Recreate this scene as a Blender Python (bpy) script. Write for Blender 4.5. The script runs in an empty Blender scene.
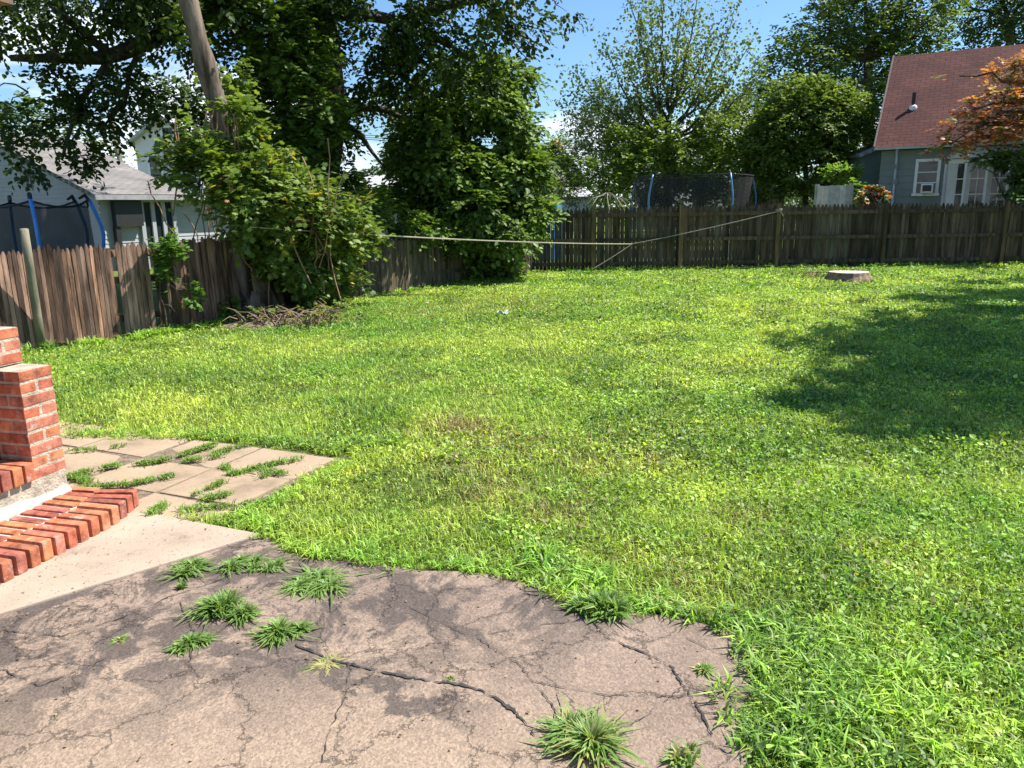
import bpy, bmesh, math, random
import numpy as np
from mathutils import Vector, Matrix, Quaternion, noise as mnoise

random.seed(7)
rng = np.random.default_rng(11)
PI = math.pi
R_ = math.radians
scene = bpy.context.scene
COL = scene.collection

# ------------------------------------------------------------------ camera
F = 760.0
CAMH = 1.6
TH = R_(13.0)
ROLL = R_(-0.8)
def _rx(a): return np.array([[1, 0, 0], [0, math.cos(a), -math.sin(a)], [0, math.sin(a), math.cos(a)]])
def _rz(a): return np.array([[math.cos(a), -math.sin(a), 0], [math.sin(a), math.cos(a), 0], [0, 0, 1]])
RM = _rx(PI / 2 - TH) @ _rz(ROLL)
def ray(x, y): return RM @ np.array([(x - 512) / F, (384 - y) / F, -1.0])
def G(x, y, z=0.0):
    d = ray(x, y); t = (z - CAMH) / d[2]
    return Vector((d[0] * t, d[1] * t, z))
def P(x, y, Y):
    d = ray(x, y); t = Y / d[1]
    return Vector((d[0] * t, Y, CAMH + d[2] * t))
cam = bpy.data.cameras.new('camera')
camo = bpy.data.objects.new('camera', cam)
COL.objects.link(camo)
cam.sensor_width = 36.0
cam.lens = F / 1024 * 36.0
cam.clip_start = 0.05
cam.clip_end = 3000
M3 = Matrix([list(map(float, r)) for r in RM])
camo.matrix_world = Matrix.Translation((0, 0, CAMH)) @ M3.to_4x4()
scene.camera = camo

# ------------------------------------------------------------------ light
EL, AZ = R_(55), R_(14)
sun_dir = Vector((math.cos(EL) * math.cos(AZ), math.cos(EL) * math.sin(AZ), math.sin(EL)))
sl = bpy.data.lights.new('sun', 'SUN')
sl.energy = 5.0
sl.angle = R_(0.6)
sl.color = (1.0, 0.955, 0.88)
so = bpy.data.objects.new('sun', sl)
COL.objects.link(so)
so.rotation_euler = sun_dir.to_track_quat('Z', 'Y').to_euler()
so.location = (20, 10, 40)

w = bpy.data.worlds.new('World')
scene.world = w
w.use_nodes = True
nt = w.node_tree
nt.nodes.clear()
N = nt.nodes.new
out = N('ShaderNodeOutputWorld'); bg = N('ShaderNodeBackground')
sky = N('ShaderNodeTexSky')
sky.sky_type = 'NISHITA'
sky.sun_disc = False
sky.sun_elevation = EL
sky.sun_rotation = PI / 2 - AZ
sky.air_density = 1.15
sky.dust_density = 0.5
sky.ozone_density = 3.0
tc = N('ShaderNodeTexCoord')
mp = N('ShaderNodeMapping'); mp.inputs['Scale'].default_value = (1, 1, 3.2)
mp.inputs['Location'].default_value = (0.3, 0.1, 0.0)
nz = N('ShaderNodeTexNoise'); nz.inputs['Scale'].default_value = 3.4; nz.inputs['Detail'].default_value = 9
nz.inputs['Roughness'].default_value = 0.6
sx = N('ShaderNodeSeparateXYZ')
rmp = N('ShaderNodeValToRGB')
rmp.color_ramp.elements[0].position = 0.50; rmp.color_ramp.elements[1].position = 0.66
rmp.color_ramp.elements[0].color = (0, 0, 0, 1); rmp.color_ramp.elements[1].color = (1, 1, 1, 1)
# more cloud low, little cloud high; more on the left side
mr = N('ShaderNodeMapRange'); mr.inputs[1].default_value = 0.04; mr.inputs[2].default_value = 0.22
mr.inputs[3].default_value = 0.10; mr.inputs[4].default_value = -0.16
mx = N('ShaderNodeMapRange'); mx.inputs[1].default_value = -0.35; mx.inputs[2].default_value = -0.05
mx.inputs[3].default_value = 0.10; mx.inputs[4].default_value = -0.03
ad = N('ShaderNodeMath'); ad.operation = 'ADD'
ad2 = N('ShaderNodeMath'); ad2.operation = 'ADD'
mixc = N('ShaderNodeMixRGB'); mixc.inputs[2].default_value = (9.5, 10, 10.8, 1)
L = nt.links.new
L(tc.outputs['Generated'], mp.inputs[0]); L(mp.outputs[0], nz.inputs['Vector'])
L(tc.outputs['Generated'], sx.inputs[0]); L(sx.outputs['Z'], mr.inputs[0]); L(sx.outputs['X'], mx.inputs[0])
L(nz.outputs[0], ad.inputs[0]); L(mr.outputs[0], ad.inputs[1]); L(ad.outputs[0], ad2.inputs[0]); L(mx.outputs[0], ad2.inputs[1])
L(ad2.outputs[0], rmp.inputs[0])
skm = N('ShaderNodeMixRGB'); skm.blend_type = 'MULTIPLY'; skm.inputs[0].default_value = 1; skm.inputs[2].default_value = (.78, 1.0, 1.22, 1)
L(sky.outputs[0], skm.inputs[1])
L(rmp.outputs[0], mixc.inputs[0]); L(skm.outputs[0], mixc.inputs[1]); L(mixc.outputs[0], bg.inputs[0])
bg.inputs[1].default_value = 0.078
L(bg.outputs[0], out.inputs[0])
scene.view_settings.view_transform = 'Standard'
scene.view_settings.look = 'None'
scene.view_settings.gamma = 1.0
scene.view_settings.exposure = 0.95
scene.cycles.max_bounces = 5
scene.cycles.diffuse_bounces = 3
scene.cycles.glossy_bounces = 2
scene.cycles.transmission_bounces = 3
scene.cycles.transparent_max_bounces = 12
scene.cycles.use_denoising = True

# ------------------------------------------------------------------ object helpers
def tag(o, label=None, cat=None, group=None, kind=None):
    if label: o['label'] = label
    if cat: o['category'] = cat
    if group: o['group'] = group
    if kind: o['kind'] = kind
    return o
def empty(name, loc, label, cat, group=None):
    o = bpy.data.objects.new(name, None)
    COL.objects.link(o)
    o.location = loc
    o.empty_display_size = 0.2
    return tag(o, label, cat, group)
def link(name, me, parent=None):
    o = bpy.data.objects.new(name, me)
    COL.objects.link(o)
    if parent is not None:
        o.parent = parent
        q = parent; v = Vector((0, 0, 0))
        while q is not None:
            v += q.location; q = q.parent
        o.location = -v + Vector((0, 0, 0)) if parent.parent is None else Vector((0, 0, 0))
    return o

class MB:
    """collects verts / faces / per-vertex tint (world coordinates)"""
    def __init__(s): s.v = []; s.f = []; s.c = []; s.m = []; s.smooth = False
    def add(s, vs, fs, tint=(0.5, 0.5, 0.5), mi=0):
        o = len(s.v)
        s.v += [tuple(p) for p in vs]
        s.f += [tuple(i + o for i in q) for q in fs]
        s.c += [tint] * len(vs)
        s.m += [mi] * len(fs)
    def box(s, c, sz, rz=0, tint=(.5, .5, .5), M=None, mi=0, taper=0):
        hx, hy, hz = sz[0] / 2, sz[1] / 2, sz[2] / 2
        vs = []
        for z in (-1, 1):
            k = 1 - (taper if z > 0 else 0)
            for x, y in ((-1, -1), (1, -1), (1, 1), (-1, 1)):
                vs.append(Vector((x * hx * k, y * hy * k, z * hz)))
        if M is None: M = Matrix.Rotation(rz, 3, 'Z')
        c = Vector(c)
        vs = [M @ p + c for p in vs]
        s.add(vs, [(0, 3, 2, 1), (4, 5, 6, 7), (0, 1, 5, 4), (1, 2, 6, 5), (2, 3, 7, 6), (3, 0, 4, 7)], tint, mi)
    def bar(s, a, b, w, d=None, tint=(.5, .5, .5), mi=0, up=Vector((0, 0, 1))):
        a = Vector(a); b = Vector(b); d = d or w
        z = (b - a); ln = z.length; z.normalize()
        if abs(z.dot(up)) > .98: up = Vector((0, 1, 0))
        x = up.cross(z).normalized(); y = z.cross(x)
        M = Matrix((x, y, z)).transposed()
        s.box((a + b) / 2, (w, d, ln), M=M, tint=tint, mi=mi)
    def tube(s, pts, rad, n=6, tint=(.5, .5, .5), cap=True, mi=0):
        pts = [Vector(p) for p in pts]
        if not hasattr(rad, '__len__'): rad = [rad] * len(pts)
        vs = []; fs = []
        ref = Vector((0.3, 0.2, 1)).normalized()
        for i, p in enumerate(pts):
            t = (pts[min(i + 1, len(pts) - 1)] - pts[max(i - 1, 0)])
            if t.length < 1e-9: t = Vector((0, 0, 1))
            t.normalize()
            if abs(t.dot(ref)) > .95: rf = Vector((1, 0, 0))
            else: rf = ref
            x = rf.cross(t).normalized(); y = t.cross(x)
            for k in range(n):
                a = 2 * PI * k / n
                vs.append(p + (x * math.cos(a) + y * math.sin(a)) * rad[i])
        for i in range(len(pts) - 1):
            for k in range(n):
                k2 = (k + 1) % n
                fs.append((i * n + k, i * n + k2, (i + 1) * n + k2, (i + 1) * n + k))
        if cap:
            fs.append(tuple(range(n - 1, -1, -1)))
            fs.append(tuple((len(pts) - 1) * n + k for k in range(n)))
        s.add(vs, fs, tint, mi)
    def prism(s, poly, z0, z1, tint=(.5, .5, .5), mi=0):
        n = len(poly)
        ar = sum(poly[i][0] * poly[(i + 1) % n][1] - poly[(i + 1) % n][0] * poly[i][1] for i in range(n))
        if ar < 0: poly = poly[::-1]
        vs = [(p[0], p[1], z0) for p in poly] + [(p[0], p[1], z1) for p in poly]
        fs = [tuple(range(n - 1, -1, -1)), tuple(range(n, 2 * n))]
        fs += [(i, (i + 1) % n, n + (i + 1) % n, n + i) for i in range(n)]
        s.add(vs, fs, tint, mi)
    def build(s, name, mats, parent=None, bevel=0, smooth=False):
        me = bpy.data.meshes.new(name)
        me.from_pydata(s.v, [], s.f)
        if not isinstance(mats, (list, tuple)): mats = [mats]
        for m in mats: me.materials.append(m)
        at = me.attributes.new('tint', 'FLOAT_COLOR', 'POINT')
        arr = np.ones((len(s.v), 4), dtype=np.float32)
        if s.c: arr[:, :3] = np.array(s.c, dtype=np.float32)
        at.data.foreach_set('color', arr.ravel())
        me.polygons.foreach_set('material_index', s.m)
        if bevel:
            bm = bmesh.new(); bm.from_mesh(me)
            bmesh.ops.bevel(bm, geom=[e for e in bm.edges], offset=bevel, segments=2, profile=0.6, affect='EDGES', clamp_overlap=True)
            bm.to_mesh(me); bm.free()
        if smooth:
            me.polygons.foreach_set('use_smooth', [True] * len(me.polygons))
        me.update()
        return link(name, me, parent)

def np_mesh(name, V, Fc, tint, mat, parent=None, smooth=False):
    """V (n,3), Fc list of (m,k) int arrays, tint (n,3)"""
    me = bpy.data.meshes.new(name)
    me.vertices.add(len(V))
    me.vertices.foreach_set('co', V.astype(np.float32).ravel())
    nl = sum(f.size for f in Fc); npoly = sum(len(f) for f in Fc)
    me.loops.add(nl); me.polygons.add(npoly)
    idx = np.concatenate([f.ravel() for f in Fc]).astype(np.int32)
    tot = np.concatenate([np.full(len(f), f.shape[1]) for f in Fc]).astype(np.int32)
    st = np.concatenate([[0], np.cumsum(tot)[:-1]]).astype(np.int32)
    me.loops.foreach_set('vertex_index', idx)
    me.polygons.foreach_set('loop_start', st)
    me.polygons.foreach_set('loop_total', tot)
    at = me.attributes.new('tint', 'FLOAT_COLOR', 'POINT')
    c = np.ones((len(V), 4), dtype=np.float32); c[:, :3] = tint
    at.data.foreach_set('color', c.ravel())
    if smooth: me.polygons.foreach_set('use_smooth', np.ones(npoly, dtype=bool))
    me.materials.append(mat)
    me.update(calc_edges=True)
    return link(name, me, parent)

# ------------------------------------------------------------------ materials
def newmat(name):
    m = bpy.data.materials.new(name); m.use_nodes = True
    n = m.node_tree.nodes; n.clear()
    return m, n, m.node_tree.links.new
def ramp(n, stops):
    r = n.new('ShaderNodeValToRGB')
    e = r.color_ramp.elements
    while len(e) < len(stops): e.new(0.5)
    for k, (p, c) in enumerate(stops):
        e[k].position = p; e[k].color = (*c, 1) if len(c) == 3 else c
    return r
def noise_node(n, l, scale, detail=6, rough=.6, vec=None, sc=None, coord='Object'):
    t = n.new('ShaderNodeTexCoord'); v = t.outputs[coord] if vec is None else vec
    if sc:
        m = n.new('ShaderNodeMapping'); m.inputs['Scale'].default_value = sc; l(v, m.inputs[0]); v = m.outputs[0]
    z = n.new('ShaderNodeTexNoise'); z.inputs['Scale'].default_value = scale
    z.inputs['Detail'].default_value = detail; z.inputs['Roughness'].default_value = rough
    l(v, z.inputs['Vector'])
    return z
def simple(name, col, rough=.7, metal=0, var=.15, nscale=6, bump=0.0, bscale=60, tint=False, sc=None, spec=.5):
    """base colour with noise variation, optional per-vertex tint multiplied in"""
    m, n, l = newmat(name)
    o = n.new('ShaderNodeOutputMaterial'); b = n.new('ShaderNodeBsdfPrincipled')
    b.inputs['Roughness'].default_value = rough; b.inputs['Metallic'].default_value = metal
    b.inputs['Specular IOR Level'].default_value = spec
    z = noise_node(n, l, nscale, sc=sc)
    r = ramp(n, [(.36, tuple(c * (1 - var) for c in col)), (.64, tuple(min(1, c * (1 + var)) for c in col))])
    l(z.outputs[0], r.inputs[0])
    c = r.outputs[0]
    if tint:
        a = n.new('ShaderNodeAttribute'); a.attribute_name = 'tint'
        x = n.new('ShaderNodeMixRGB'); x.blend_type = 'MULTIPLY'; x.inputs[0].default_value = 1
        l(c, x.inputs[1]); l(a.outputs['Color'], x.inputs[2])
        g = n.new('ShaderNodeMixRGB'); g.blend_type = 'MULTIPLY'; g.inputs[0].default_value = 1
        g.inputs[2].default_value = (2, 2, 2, 1); l(x.outputs[0], g.inputs[1]); c = g.outputs[0]
    l(c, b.inputs['Base Color'])
    if bump:
        z2 = noise_node(n, l, bscale, sc=sc)
        bp = n.new('ShaderNodeBump'); bp.inputs['Strength'].default_value = bump; bp.inputs['Distance'].default_value = .02
        l(z2.outputs[0], bp.inputs['Height']); l(bp.outputs[0], b.inputs['Normal'])
    l(b.outputs[0], o.inputs[0])
    return m
def leafmat(name, trans=.35, rough=.45, spec=.5, gain=1.0):
    m, n, l = newmat(name)
    o = n.new('ShaderNodeOutputMaterial'); b = n.new('ShaderNodeBsdfPrincipled'); t = n.new('ShaderNodeBsdfTranslucent')
    mix = n.new('ShaderNodeMixShader'); mix.inputs[0].default_value = trans
    a = n.new('ShaderNodeAttribute'); a.attribute_name = 'tint'
    b.inputs['Roughness'].default_value = rough; b.inputs['Specular IOR Level'].default_value = spec
    l(a.outputs['Color'], b.inputs['Base Color'])
    h = n.new('ShaderNodeMixRGB'); h.blend_type = 'MULTIPLY'; h.inputs[0].default_value = 1
    h.inputs[2].default_value = (1.5 * gain, 1.5 * gain, .6 * gain, 1)
    l(a.outputs['Color'], h.inputs[1]); l(h.outputs[0], t.inputs[0])
    l(b.outputs[0], mix.inputs[1]); l(t.outputs[0], mix.inputs[2]); l(mix.outputs[0], o.inputs[0])
    return m
M_leaf = leafmat('leaf', .34, .5, .3)
M_grass = leafmat('grass_blade', .35, .5, .4)
M_bark = simple('bark', (.075, .058, .045), .9, var=.5, nscale=9, bump=.9, bscale=22, sc=(1, 1, .25))
M_bark_pale = simple('bark_pale', (.15, .115, .09), .95, var=.6, nscale=7, bump=1.0, bscale=18, sc=(1, 1, .22), spec=.1)
M_wood_red = simple('weathered_red_wood', (.175, .108, .078), .9, var=.65, nscale=14, bump=.5, bscale=70, tint=True, sc=(1, 1, .12), spec=.2)
M_wood_grey = simple('weathered_dark_wood', (.085, .068, .045), .9, var=.45, nscale=12, bump=.5, bscale=60, tint=True, sc=(1, 1, .12), spec=.2)
M_wood_pole = simple('pole_wood', (.20, .18, .125), .85, var=.3, nscale=10, bump=.4, bscale=60, sc=(1, 1, .15))
M_rope = simple('rope', (.36, .32, .24), .9, var=.2, nscale=40)
M_blue = simple('blue_paint', (.04, .24, .68), .35, var=.1)
M_black = simple('black_foam', (.015, .015, .018), .6, var=.2)
M_white = simple('white_paint', (.72, .74, .73), .5, var=.06)
M_offwhite = simple('off_white_siding', (.36, .37, .39), .6, var=.06, nscale=2)
M_greysiding = simple('grey_siding', (.25, .265, .285), .6, var=.06, nscale=2)
M_bluesiding = simple('blue_green_siding', (.165, .205, .185), .6, var=.08, nscale=2)
M_greensiding = simple('dark_green_siding', (.13, .18, .165), .65, var=.08, nscale=2)
M_dark = simple('dark_void', (.02, .02, .022), .5, var=.1)
M_metal = simple('galvanised_metal', (.5, .5, .5), .4, metal=.7, var=.1)

def mat_glass(name='window_glass'):
    m, n, l = newmat(name)
    o = n.new('ShaderNodeOutputMaterial'); b = n.new('ShaderNodeBsdfPrincipled')
    b.inputs['Base Color'].default_value = (.02, .028, .03, 1); b.inputs['Roughness'].default_value = .06
    z = noise_node(n, l, 1.2)
    bp = n.new('ShaderNodeBump'); bp.inputs['Strength'].default_value = .06; bp.inputs['Distance'].default_value = .1
    l(z.outputs[0], bp.inputs['Height']); l(bp.outputs[0], b.inputs['Normal'])
    l(b.outputs[0], o.inputs[0]); return m
M_glass = mat_glass()

def mat_net():
    m, n, l = newmat('safety_net')
    o = n.new('ShaderNodeOutputMaterial'); b = n.new('ShaderNodeBsdfPrincipled'); t = n.new('ShaderNodeBsdfTransparent')
    b.inputs['Base Color'].default_value = (.02, .02, .019, 1); b.inputs['Roughness'].default_value = .8
    mix = n.new('ShaderNodeMixShader')
    z = noise_node(n, l, 1.6)
    r = ramp(n, [(.3, (.48, .48, .48)), (.7, (.68, .68, .68))]); l(z.outputs[0], r.inputs[0])
    l(r.outputs[0], mix.inputs[0]); l(t.outputs[0], mix.inputs[1]); l(b.outputs[0], mix.inputs[2]); l(mix.outputs[0], o.inputs[0])
    return m
M_net = mat_net()

def mat_shingle(name, c1, c2, c3, scale):
    m, n, l = newmat(name)
    o = n.new('ShaderNodeOutputMaterial'); b = n.new('ShaderNodeBsdfPrincipled'); b.inputs['Roughness'].default_value = .92
    b.inputs['Specular IOR Level'].default_value = .2
    tcn = n.new('ShaderNodeUVMap')
    br = n.new('ShaderNodeTexBrick'); br.inputs['Color1'].default_value = (*c1, 1); br.inputs['Color2'].default_value = (*c2, 1)
    br.inputs['Mortar'].default_value = (*c3, 1); br.inputs['Scale'].default_value = 1
    br.inputs['Mortar Size'].default_value = .012; br.inputs['Mortar Smooth'].default_value = .4
    br.inputs['Brick Width'].default_value = .30; br.inputs['Row Height'].default_value = .14
    l(tcn.outputs[0], br.inputs['Vector'])
    z = noise_node(n, l, 1.1, detail=8)
    r = ramp(n, [(.3, (.7, .72, .75)), (.7, (1.15, 1.12, 1.1))]); l(z.outputs[0], r.inputs[0])
    x = n.new('ShaderNodeMixRGB'); x.blend_type = 'MULTIPLY'; x.inputs[0].default_value = 1
    l(br.outputs[0], x.inputs[1]); l(r.outputs[0], x.inputs[2]); l(x.outputs[0], b.inputs['Base Color'])
    bp = n.new('ShaderNodeBump'); bp.inputs['Strength'].default_value = .5; bp.inputs['Distance'].default_value = .02
    l(br.outputs['Fac'], bp.inputs['Height']); bp.invert = True; l(bp.outputs[0], b.inputs['Normal'])
    l(b.outputs[0], o.inputs[0]); return m
M_red_shingle = mat_shingle('red_shingle', (.130, .050, .040), (.095, .038, .032), (.05, .024, .02), 1)
M_tan_shingle = mat_shingle('tan_shingle', (.25, .23, .212), (.20, .185, .17), (.12, .11, .10), 1)
M_grey_shingle = mat_shingle('grey_shingle', (.5, .5, .5), (.42, .42, .43), (.25, .25, .25), 1)

def mat_brick():
    m, n, l = newmat('fired_brick')
    o = n.new('ShaderNodeOutputMaterial'); b = n.new('ShaderNodeBsdfPrincipled'); b.inputs['Roughness'].default_value = .88
    b.inputs['Specular IOR Level'].default_value = .25
    a = n.new('ShaderNodeAttribute'); a.attribute_name = 'tint'
    z = noise_node(n, l, 14, detail=8, rough=.7)
    r = ramp(n, [(.36, (.50, .46, .46)), (.52, (1.0, 1.0, 1.0)), (.66, (1.28, 1.32, 1.35))]); l(z.outputs[0], r.inputs[0])
    x = n.new('ShaderNodeMixRGB'); x.blend_type = 'MULTIPLY'; x.inputs[0].default_value = 1
    l(a.outputs['Color'], x.inputs[1]); l(r.outputs[0], x.inputs[2])
    # lime bloom / mortar smears
    z3 = noise_node(n, l, 9, detail=9, rough=.75)
    r3 = ramp(n, [(.55, (0, 0, 0)), (.72, (.75, .75, .75))]); l(z3.outputs[0], r3.inputs[0])
    y = n.new('ShaderNodeMixRGB'); y.inputs[2].default_value = (.62, .52, .44, 1)
    l(r3.outputs[0], y.inputs[0]); l(x.outputs[0], y.inputs[1]); l(y.outputs[0], b.inputs['Base Color'])
    z2 = noise_node(n, l, 90, detail=6)
    bp = n.new('ShaderNodeBump'); bp.inputs['Strength'].default_value = .6; bp.inputs['Distance'].default_value = .006
    l(z2.outputs[0], bp.inputs['Height']); l(bp.outputs[0], b.inputs['Normal'])
    l(b.outputs[0], o.inputs[0]); return m
M_brick = mat_brick()
M_mortar = simple('mortar', (.46, .38, .29), .95, var=.25, nscale=14, bump=.7, bscale=70)
M_lime = simple('white_mortar', (.55, .50, .43), .95, var=.15, nscale=20, bump=.7, bscale=60)

def mat_concrete(name, c, dark):
    m, n, l = newmat(name)
    o = n.new('ShaderNodeOutputMaterial'); b = n.new('ShaderNodeBsdfPrincipled'); b.inputs['Roughness'].default_value = .95
    b.inputs['Specular IOR Level'].default_value = .2
    z = noise_node(n, l, 2.2, detail=10, rough=.7)
    r = ramp(n, [(.32, tuple(k * .62 for k in c)), (.45, tuple(k * .92 for k in c)), (.7, tuple(k * 1.15 for k in c))]); l(z.outputs[0], r.inputs[0])
    v = n.new('ShaderNodeTexVoronoi'); v.inputs['Scale'].default_value = 55; tcn = n.new('ShaderNodeTexCoord'); l(tcn.outputs['Object'], v.inputs['Vector'])
    rv = ramp(n, [(.16, (0.85, .85, .85)), (.30, (0, 0, 0))]); l(v.outputs['Distance'], rv.inputs[0])
    z4 = noise_node(n, l, 30, detail=3)
    r4 = ramp(n, [(.46, (0, 0, 0)), (.56, (1, 1, 1))]); l(z4.outputs[0], r4.inputs[0])
    mu = n.new('ShaderNodeMath'); mu.operation = 'MULTIPLY'; l(rv.outputs[0], mu.inputs[0]); l(r4.outputs[0], mu.inputs[1])
    x = n.new('ShaderNodeMixRGB'); x.inputs[2].default_value = (*dark, 1)
    l(mu.outputs[0], x.inputs[0]); l(r.outputs[0], x.inputs[1]); l(x.outputs[0], b.inputs['Base Color'])
    z2 = noise_node(n, l, 120, detail=5)
    bp = n.new('ShaderNodeBump'); bp.inputs['Strength'].default_value = .5; bp.inputs['Distance'].default_value = .004
    l(z2.outputs[0], bp.inputs['Height']); l(bp.outputs[0], b.inputs['Normal'])
    l(b.outputs[0], o.inputs[0]); return m
M_conc = mat_concrete('exposed_concrete', (.40, .315, .24), (.17, .12, .09))
M_paver = mat_concrete('paver_concrete', (.37, .275, .185), (.2, .15, .11))

def mat_asphalt():
    m, n, l = newmat('old_asphalt')
    o = n.new('ShaderNodeOutputMaterial'); b = n.new('ShaderNodeBsdfPrincipled'); b.inputs['Roughness'].default_value = .9
    b.inputs['Specular IOR Level'].default_value = .25
    tcn = n.new('ShaderNodeTexCoord'); co = tcn.outputs['Object']
    # broad colour: mauve grey to dusty tan
    z = noise_node(n, l, 1.1, detail=9, rough=.65)
    r = ramp(n, [(.33, (.185, .135, .104)), (.50, (.25, .185, .143)), (.68, (.33, .245, .185))]); l(z.outputs[0], r.inputs[0])
    # dusty toward the near left corner
    sp = n.new('ShaderNodeSeparateXYZ'); l(co, sp.inputs[0])
    mrx = n.new('ShaderNodeMapRange'); mrx.inputs[1].default_value = 2.75; mrx.inputs[2].default_value = 1.9
    zw = noise_node(n, l, 1.7, detail=6)
    ay = n.new('ShaderNodeMath'); ay.operation = 'MULTIPLY_ADD'; ay.inputs[1].default_value = 1.3; l(zw.outputs[0], ay.inputs[0]); 
    sb = n.new('ShaderNodeMath'); sb.operation = 'SUBTRACT'; sb.inputs[1].default_value = .65; l(sp.outputs['Y'], sb.inputs[0]); l(sb.outputs[0], ay.inputs[2])
    l(ay.outputs[0], mrx.inputs[0])
    mrx2 = n.new('ShaderNodeMapRange'); mrx2.inputs[1].default_value = .5; mrx2.inputs[2].default_value = -.2; l(sp.outputs['X'], mrx2.inputs[0])
    mm = n.new('ShaderNodeMath'); mm.operation = 'MULTIPLY'; l(mrx.outputs[0], mm.inputs[0]); l(mrx2.outputs[0], mm.inputs[1])
    mm2 = n.new('ShaderNodeMath'); mm2.operation = 'MULTIPLY'; mm2.inputs[1].default_value = .8; l(mm.outputs[0], mm2.inputs[0])
    d = n.new('ShaderNodeMixRGB'); d.inputs[2].default_value = (.33, .245, .175, 1); l(mm2.outputs[0], d.inputs[0]); l(r.outputs[0], d.inputs[1])
    # old sealer: dark swirled remains
    zs = noise_node(n, l, 1.15, detail=4, rough=.5)
    mv = n.new('ShaderNodeMixRGB'); mv.blend_type = 'ADD'; mv.inputs[0].default_value = .55
    l(co, mv.inputs[1]); l(zs.outputs['Color'], mv.inputs[2])
    z5 = n.new('ShaderNodeTexNoise'); z5.inputs['Scale'].default_value = 3.1; z5.inputs['Detail'].default_value = 10; z5.inputs['Roughness'].default_value = .70
    z5.inputs['Distortion'].default_value = .45
    l(mv.outputs[0], z5.inputs['Vector'])
    r5 = ramp(n, [(.45, (0, 0, 0)), (.52, (1, 1, 1))]); l(z5.outputs[0], r5.inputs[0])
    # ring-like contour lines of the same field
    rr = ramp(n, [(.36, (0, 0, 0)), (.385, (1, 1, 1)), (.41, (0, 0, 0))]); l(z5.outputs[0], rr.inputs[0])
    mxs = n.new('ShaderNodeMath'); mxs.operation = 'MAXIMUM'; l(r5.outputs[0], mxs.inputs[0]); l(rr.outputs[0], mxs.inputs[1])
    # the sealer survives in a band across the middle
    band = n.new('ShaderNodeMath'); band.operation = 'MULTIPLY_ADD'; band.inputs[1].default_value = -.22; l(sp.outputs['X'], band.inputs[0]); l(sp.outputs['Y'], band.inputs[2])
    rb = n.new('ShaderNodeMapRange'); rb.inputs[1].default_value = 2.15; rb.inputs[2].default_value = 2.75; l(band.outputs[0], rb.inputs[0])
    rc = n.new('ShaderNodeMapRange'); rc.inputs[1].default_value = 1.0; rc.inputs[2].default_value = .35; l(sp.outputs['X'], rc.inputs[0])
    mb = n.new('ShaderNodeMath'); mb.operation = 'MULTIPLY'; l(rb.outputs[0], mb.inputs[0]); l(rc.outputs[0], mb.inputs[1])
    mk = n.new('ShaderNodeMath'); mk.operation = 'MULTIPLY'; l(mxs.outputs[0], mk.inputs[0]); l(mb.outputs[0], mk.inputs[1])
    g1, g2 = G(200, 648), G(535, 738); dd = (g2 - g1).normalized(); nn = Vector((-dd.y, dd.x, 0))
    def lin(v, off):
        q = n.new('ShaderNodeVectorMath'); q.operation = 'DOT_PRODUCT'; q.inputs[1].default_value = v; l(co, q.inputs[0])
        q2 = n.new('ShaderNodeMath'); q2.operation = 'SUBTRACT'; q2.inputs[1].default_value = off; l(q.outputs['Value'], q2.inputs[0]); return q2
    dl_ = lin(nn, g1.dot(nn)); al_ = lin(dd, g1.dot(dd))
    zb = noise_node(n, l, 4.5, detail=8, rough=.7)
    w1 = n.new('ShaderNodeMath'); w1.operation = 'MULTIPLY_ADD'; w1.inputs[1].default_value = .55; l(zb.outputs[0], w1.inputs[0]); l(dl_.outputs[0], w1.inputs[2])
    w2 = n.new('ShaderNodeMath'); w2.operation = 'SUBTRACT'; w2.inputs[1].default_value = .30; l(w1.outputs[0], w2.inputs[0])
    w3 = n.new('ShaderNodeMath'); w3.operation = 'ABSOLUTE'; l(w2.outputs[0], w3.inputs[0])
    w4 = n.new('ShaderNodeMapRange'); w4.inputs[1].default_value = .055; w4.inputs[2].default_value = .03; l(w3.outputs[0], w4.inputs[0])
    w5 = n.new('ShaderNodeMapRange'); w5.inputs[1].default_value = 1.25; w5.inputs[2].default_value = 1.0; l(al_.outputs[0], w5.inputs[0])
    w6 = n.new('ShaderNodeMapRange'); w6.inputs[1].default_value = -.35; w6.inputs[2].default_value = 0.1; l(al_.outputs[0], w6.inputs[0])
    w7 = n.new('ShaderNodeMath'); w7.operation = 'MULTIPLY'; l(w4.outputs[0], w7.inputs[0]); l(w5.outputs[0], w7.inputs[1])
    w8 = n.new('ShaderNodeMath'); w8.operation = 'MULTIPLY'; l(w7.outputs[0], w8.inputs[0]); l(w6.outputs[0], w8.inputs[1])
    mk0 = mk; mk = n.new('ShaderNodeMath'); mk.operation = 'MAXIMUM'; l(mk0.outputs[0], mk.inputs[0]); l(w8.outputs[0], mk.inputs[1])
    mk2 = n.new('ShaderNodeMath'); mk2.operation = 'MULTIPLY'; mk2.inputs[1].default_value = .82; l(mk.outputs[0], mk2.inputs[0])
    e = n.new('ShaderNodeMixRGB'); e.inputs[2].default_value = (.075, .062, .056, 1); l(mk2.outputs[0], e.inputs[0]); l(d.outputs[0], e.inputs[1])
    # aggregate speckle
    v = n.new('ShaderNodeTexVoronoi'); v.inputs['Scale'].default_value = 130; l(co, v.inputs['Vector'])
    rv = ramp(n, [(.0, (.62, .62, .62)), (.5, (1, 1, 1)), (1, (1.45, 1.42, 1.38))]); l(v.outputs['Color'], rv.inputs[0])
    g = n.new('ShaderNodeMixRGB'); g.blend_type = 'MULTIPLY'; g.inputs[0].default_value = .8; l(e.outputs[0], g.inputs[1]); l(rv.outputs[0], g.inputs[2])
    # hairline cracks
    zc = noise_node(n, l, 2.5, detail=8, rough=.7)
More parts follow.
